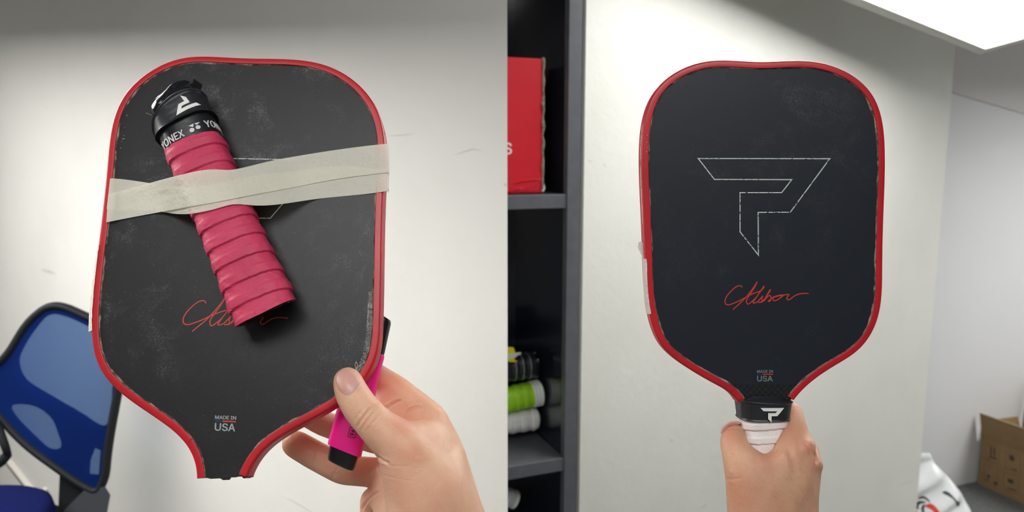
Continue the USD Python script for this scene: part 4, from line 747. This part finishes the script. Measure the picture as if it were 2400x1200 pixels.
def flap(L_, name='flap'):
    a, b, c, d = map(np.array, L_); n_ = unit(np.cross(b - a, d - a)) * tk * .6
    m = trimesh.convex.convex_hull(np.array([a, b, c, d, a + n_, b + n_, c + n_, d + n_])); p_ = part(tB, name, m, M['cardboard'], False)
    part(p_, 'cut_edge', tube([d + n_ / 2, c + n_ / 2], tk * .42, 6), M['card_edge'], label='pale cut edge')
flap([(0, 0, bh), (BL, 0, bh), (BL, -.030, bh + fh), (0, -.030, bh + fh)])
flap([(0, BWd, bh), (BL, BWd, bh), (BL, BWd + .01, bh + fh * 2.0), (0, BWd + .01, bh + fh * 2.0)])
flap([(0, .01, bh), (0, BWd - .01, bh), (-.030, BWd - .02, bh + .10), (-.030, .02, bh + .10)])
flap([(BL, .01, bh), (BL, BWd - .01, bh), (BL + .07, BWd - .02, bh + .08), (BL + .07, .02, bh + .08)])
part(tB, 'fold_crease', tube([(.001, -.0005, bh), (BL, -.0005, bh)], .0022, 6), mat('crease', (.36, .235, .12), .8), label='paler fold between side and flap')
def bp(L_): return [tuple((lambda r_: (r_[0], r_[2]))(fB.local(on_plane(x, y, fB.O, bb)))) for x, y in L_]
def ink(polys, m, name, **k):
    e_ = extrude(polys, 0, .0004); v = e_.vertices; part(tB, name, trimesh.Trimesh(np.stack([v[:, 0], -v[:, 2], v[:, 1]], 1), e_.faces[:, ::-1], process=False), m, False, **k)
from shapely import union_all
quad = lambda x0, y0, x1, y1: Polygon(bp([(x0, y0), (x1, y0 + (x1 - x0) * .32), (x1, y1 + (x1 - x0) * .36), (x0, y1)]))
frames = []
for x0, y0, x1, y1 in ((2310, 1037, 2342, 1078), (2306, 1086, 2340, 1126), (2356, 1056, 2392, 1098), (2352, 1105, 2388, 1148)):
    o = quad(x0, y0, x1, y1); frames.append(o.difference(o.buffer(-.003)))
ink(union_all(frames), M['card_faint'], 'printed_frame', label='faint printed symbol frames')
gl = [quad(2321, 1046, 2324, 1066), quad(2329, 1048, 2332, 1068), quad(2318, 1068, 2335, 1071), quad(2366, 1066, 2377, 1076), quad(2369, 1078, 2374, 1080), quad(2362, 1121, 2375, 1130), quad(2360, 1142, 2382, 1144), quad(2370, 1097, 2384, 1099)]
for g_ in gl: ink(g_, M['card_print'], 'printed_symbol')
gl = [quad(2313, 1075, 2318, 1077), quad(2314, 1112, 2320, 1119), quad(2309, 1122, 2318, 1124), quad(2330, 1128, 2337, 1136)]
for g_ in gl: ink(g_, M['card_print'], 'printed_symbol')

# ------------------------------------------------------------------ white plastic bag standing at the wall's end
bagY = 2.62; zr = lambda px, py: at_y(px, py, bagY)
zf = lambda px, py: at_y(px, py, bagY - .045)
top_ = zr(2176, 1062); bh_ = top_[2]; xc = top_[0]
prof_h = [0, .012, .04, .10, .155, .22, bh_ - .06, bh_]; prof_r = [.004, .012, .026, .088, .133, .172, .20, .185]; prof_l = [.05, .07, .09, .12, .14, .16, .18, .17]; prof_d = [.002, .006, .018, .040, .055, .066, .075, .070]
n_, m_ = 60, 90; rings = []; hs_ = np.linspace(0, bh_ - .004, n_)
for h_ in hs_:
    a, b, d = (np.interp(h_, prof_h, p_) for p_ in (prof_r, prof_l, prof_d)); th_ = np.linspace(0, 2 * np.pi, m_, endpoint=False); c, s_ = np.cos(th_), np.sin(th_)
    x = xc + np.where(c > 0, a, b) * np.sign(c) * np.abs(c) ** .8; y = bagY + d * np.sign(s_) * np.abs(s_) ** .9
    P = np.stack([x, y, np.full(m_, bh_ - h_)], 1)
    fold = .022 * (meshkit.noise(np.stack([(x - xc) * 16 + h_ * 22, h_ * 14 - (x - xc) * 8, s_], 1), 3) - .5) + .010 * np.sin((x - xc) * 30 + h_ * 55)
    P[:, 1] += np.where(s_ < 0, fold, 0) * min(1, h_ / .03) * np.abs(s_); rings.append(P)
tG = thing('plastic_bag', 'white plastic carrier bag with red and black emblem by the wall end', 'plastic bag', origin=(xc, bagY, 0))
bagm = loft(rings); part(tG, 'pouch', bagm, M['bag'], True, world=True)
fv = np.array(rings).reshape(-1, 3); fv = fv[fv[:, 1] < bagY]; bi = NearestNDInterpolator(fv[:, [0, 2]], fv[:, 1]); bli = LinearNDInterpolator(fv[:, [0, 2]], fv[:, 1])
def on_bag(L_, m, name, sm=True, **k):
    o = spline(list(L_) + [L_[0]], 40, per=True)[:-1] if sm else np.array(L_); p_ = Polygon([tuple(zf(x, y)[[0, 2]]) for x, y in o]).buffer(0)
    e_ = extrude(p_, 0, .0012).subdivide_to_size(.01); v = e_.vertices; y = bli(v[:, :2]); y = np.where(np.isnan(y), bi(v[:, :2]), y)
    part(tG, name, trimesh.Trimesh(np.stack([v[:, 0], y - .0006 - v[:, 2], v[:, 1]], 1), e_.faces[:, ::-1], process=False), m, False, world=True, **k)
on_bag([(2150, 1166), (2156, 1162), (2166, 1163), (2174, 1169), (2178, 1176), (2170, 1170), (2160, 1166)], M['bag_dark'], 'emblem_blade')
on_bag([(2142, 1182), (2146, 1175), (2155, 1172), (2168, 1175), (2156, 1177), (2149, 1182), (2146, 1190)], M['bag_dark'], 'emblem_blade')
on_bag([(2156, 1198), (2154, 1188), (2160, 1180), (2164, 1179), (2160, 1188), (2161, 1204)], M['bag_dark'], 'emblem_blade')
on_bag([(2164, 1182), (2172, 1178), (2184, 1180), (2190, 1188), (2191, 1198), (2186, 1206), (2180, 1203), (2180, 1194), (2174, 1187)], M['bag_red'], 'emblem_head', label='red part of the printed emblem')
on_bag([(2133, 1183), (2138, 1182), (2145, 1200), (2138, 1202)], M['bag_red'], 'emblem_letter', False)
on_bag([(2211, 1155), (2220, 1153), (2232, 1163), (2243, 1174), (2253, 1182), (2250, 1189), (2245, 1187), (2236, 1175), (2226, 1163)], M['bag_dark'], 'handle_slot', label='dark slit of the die-cut handle')
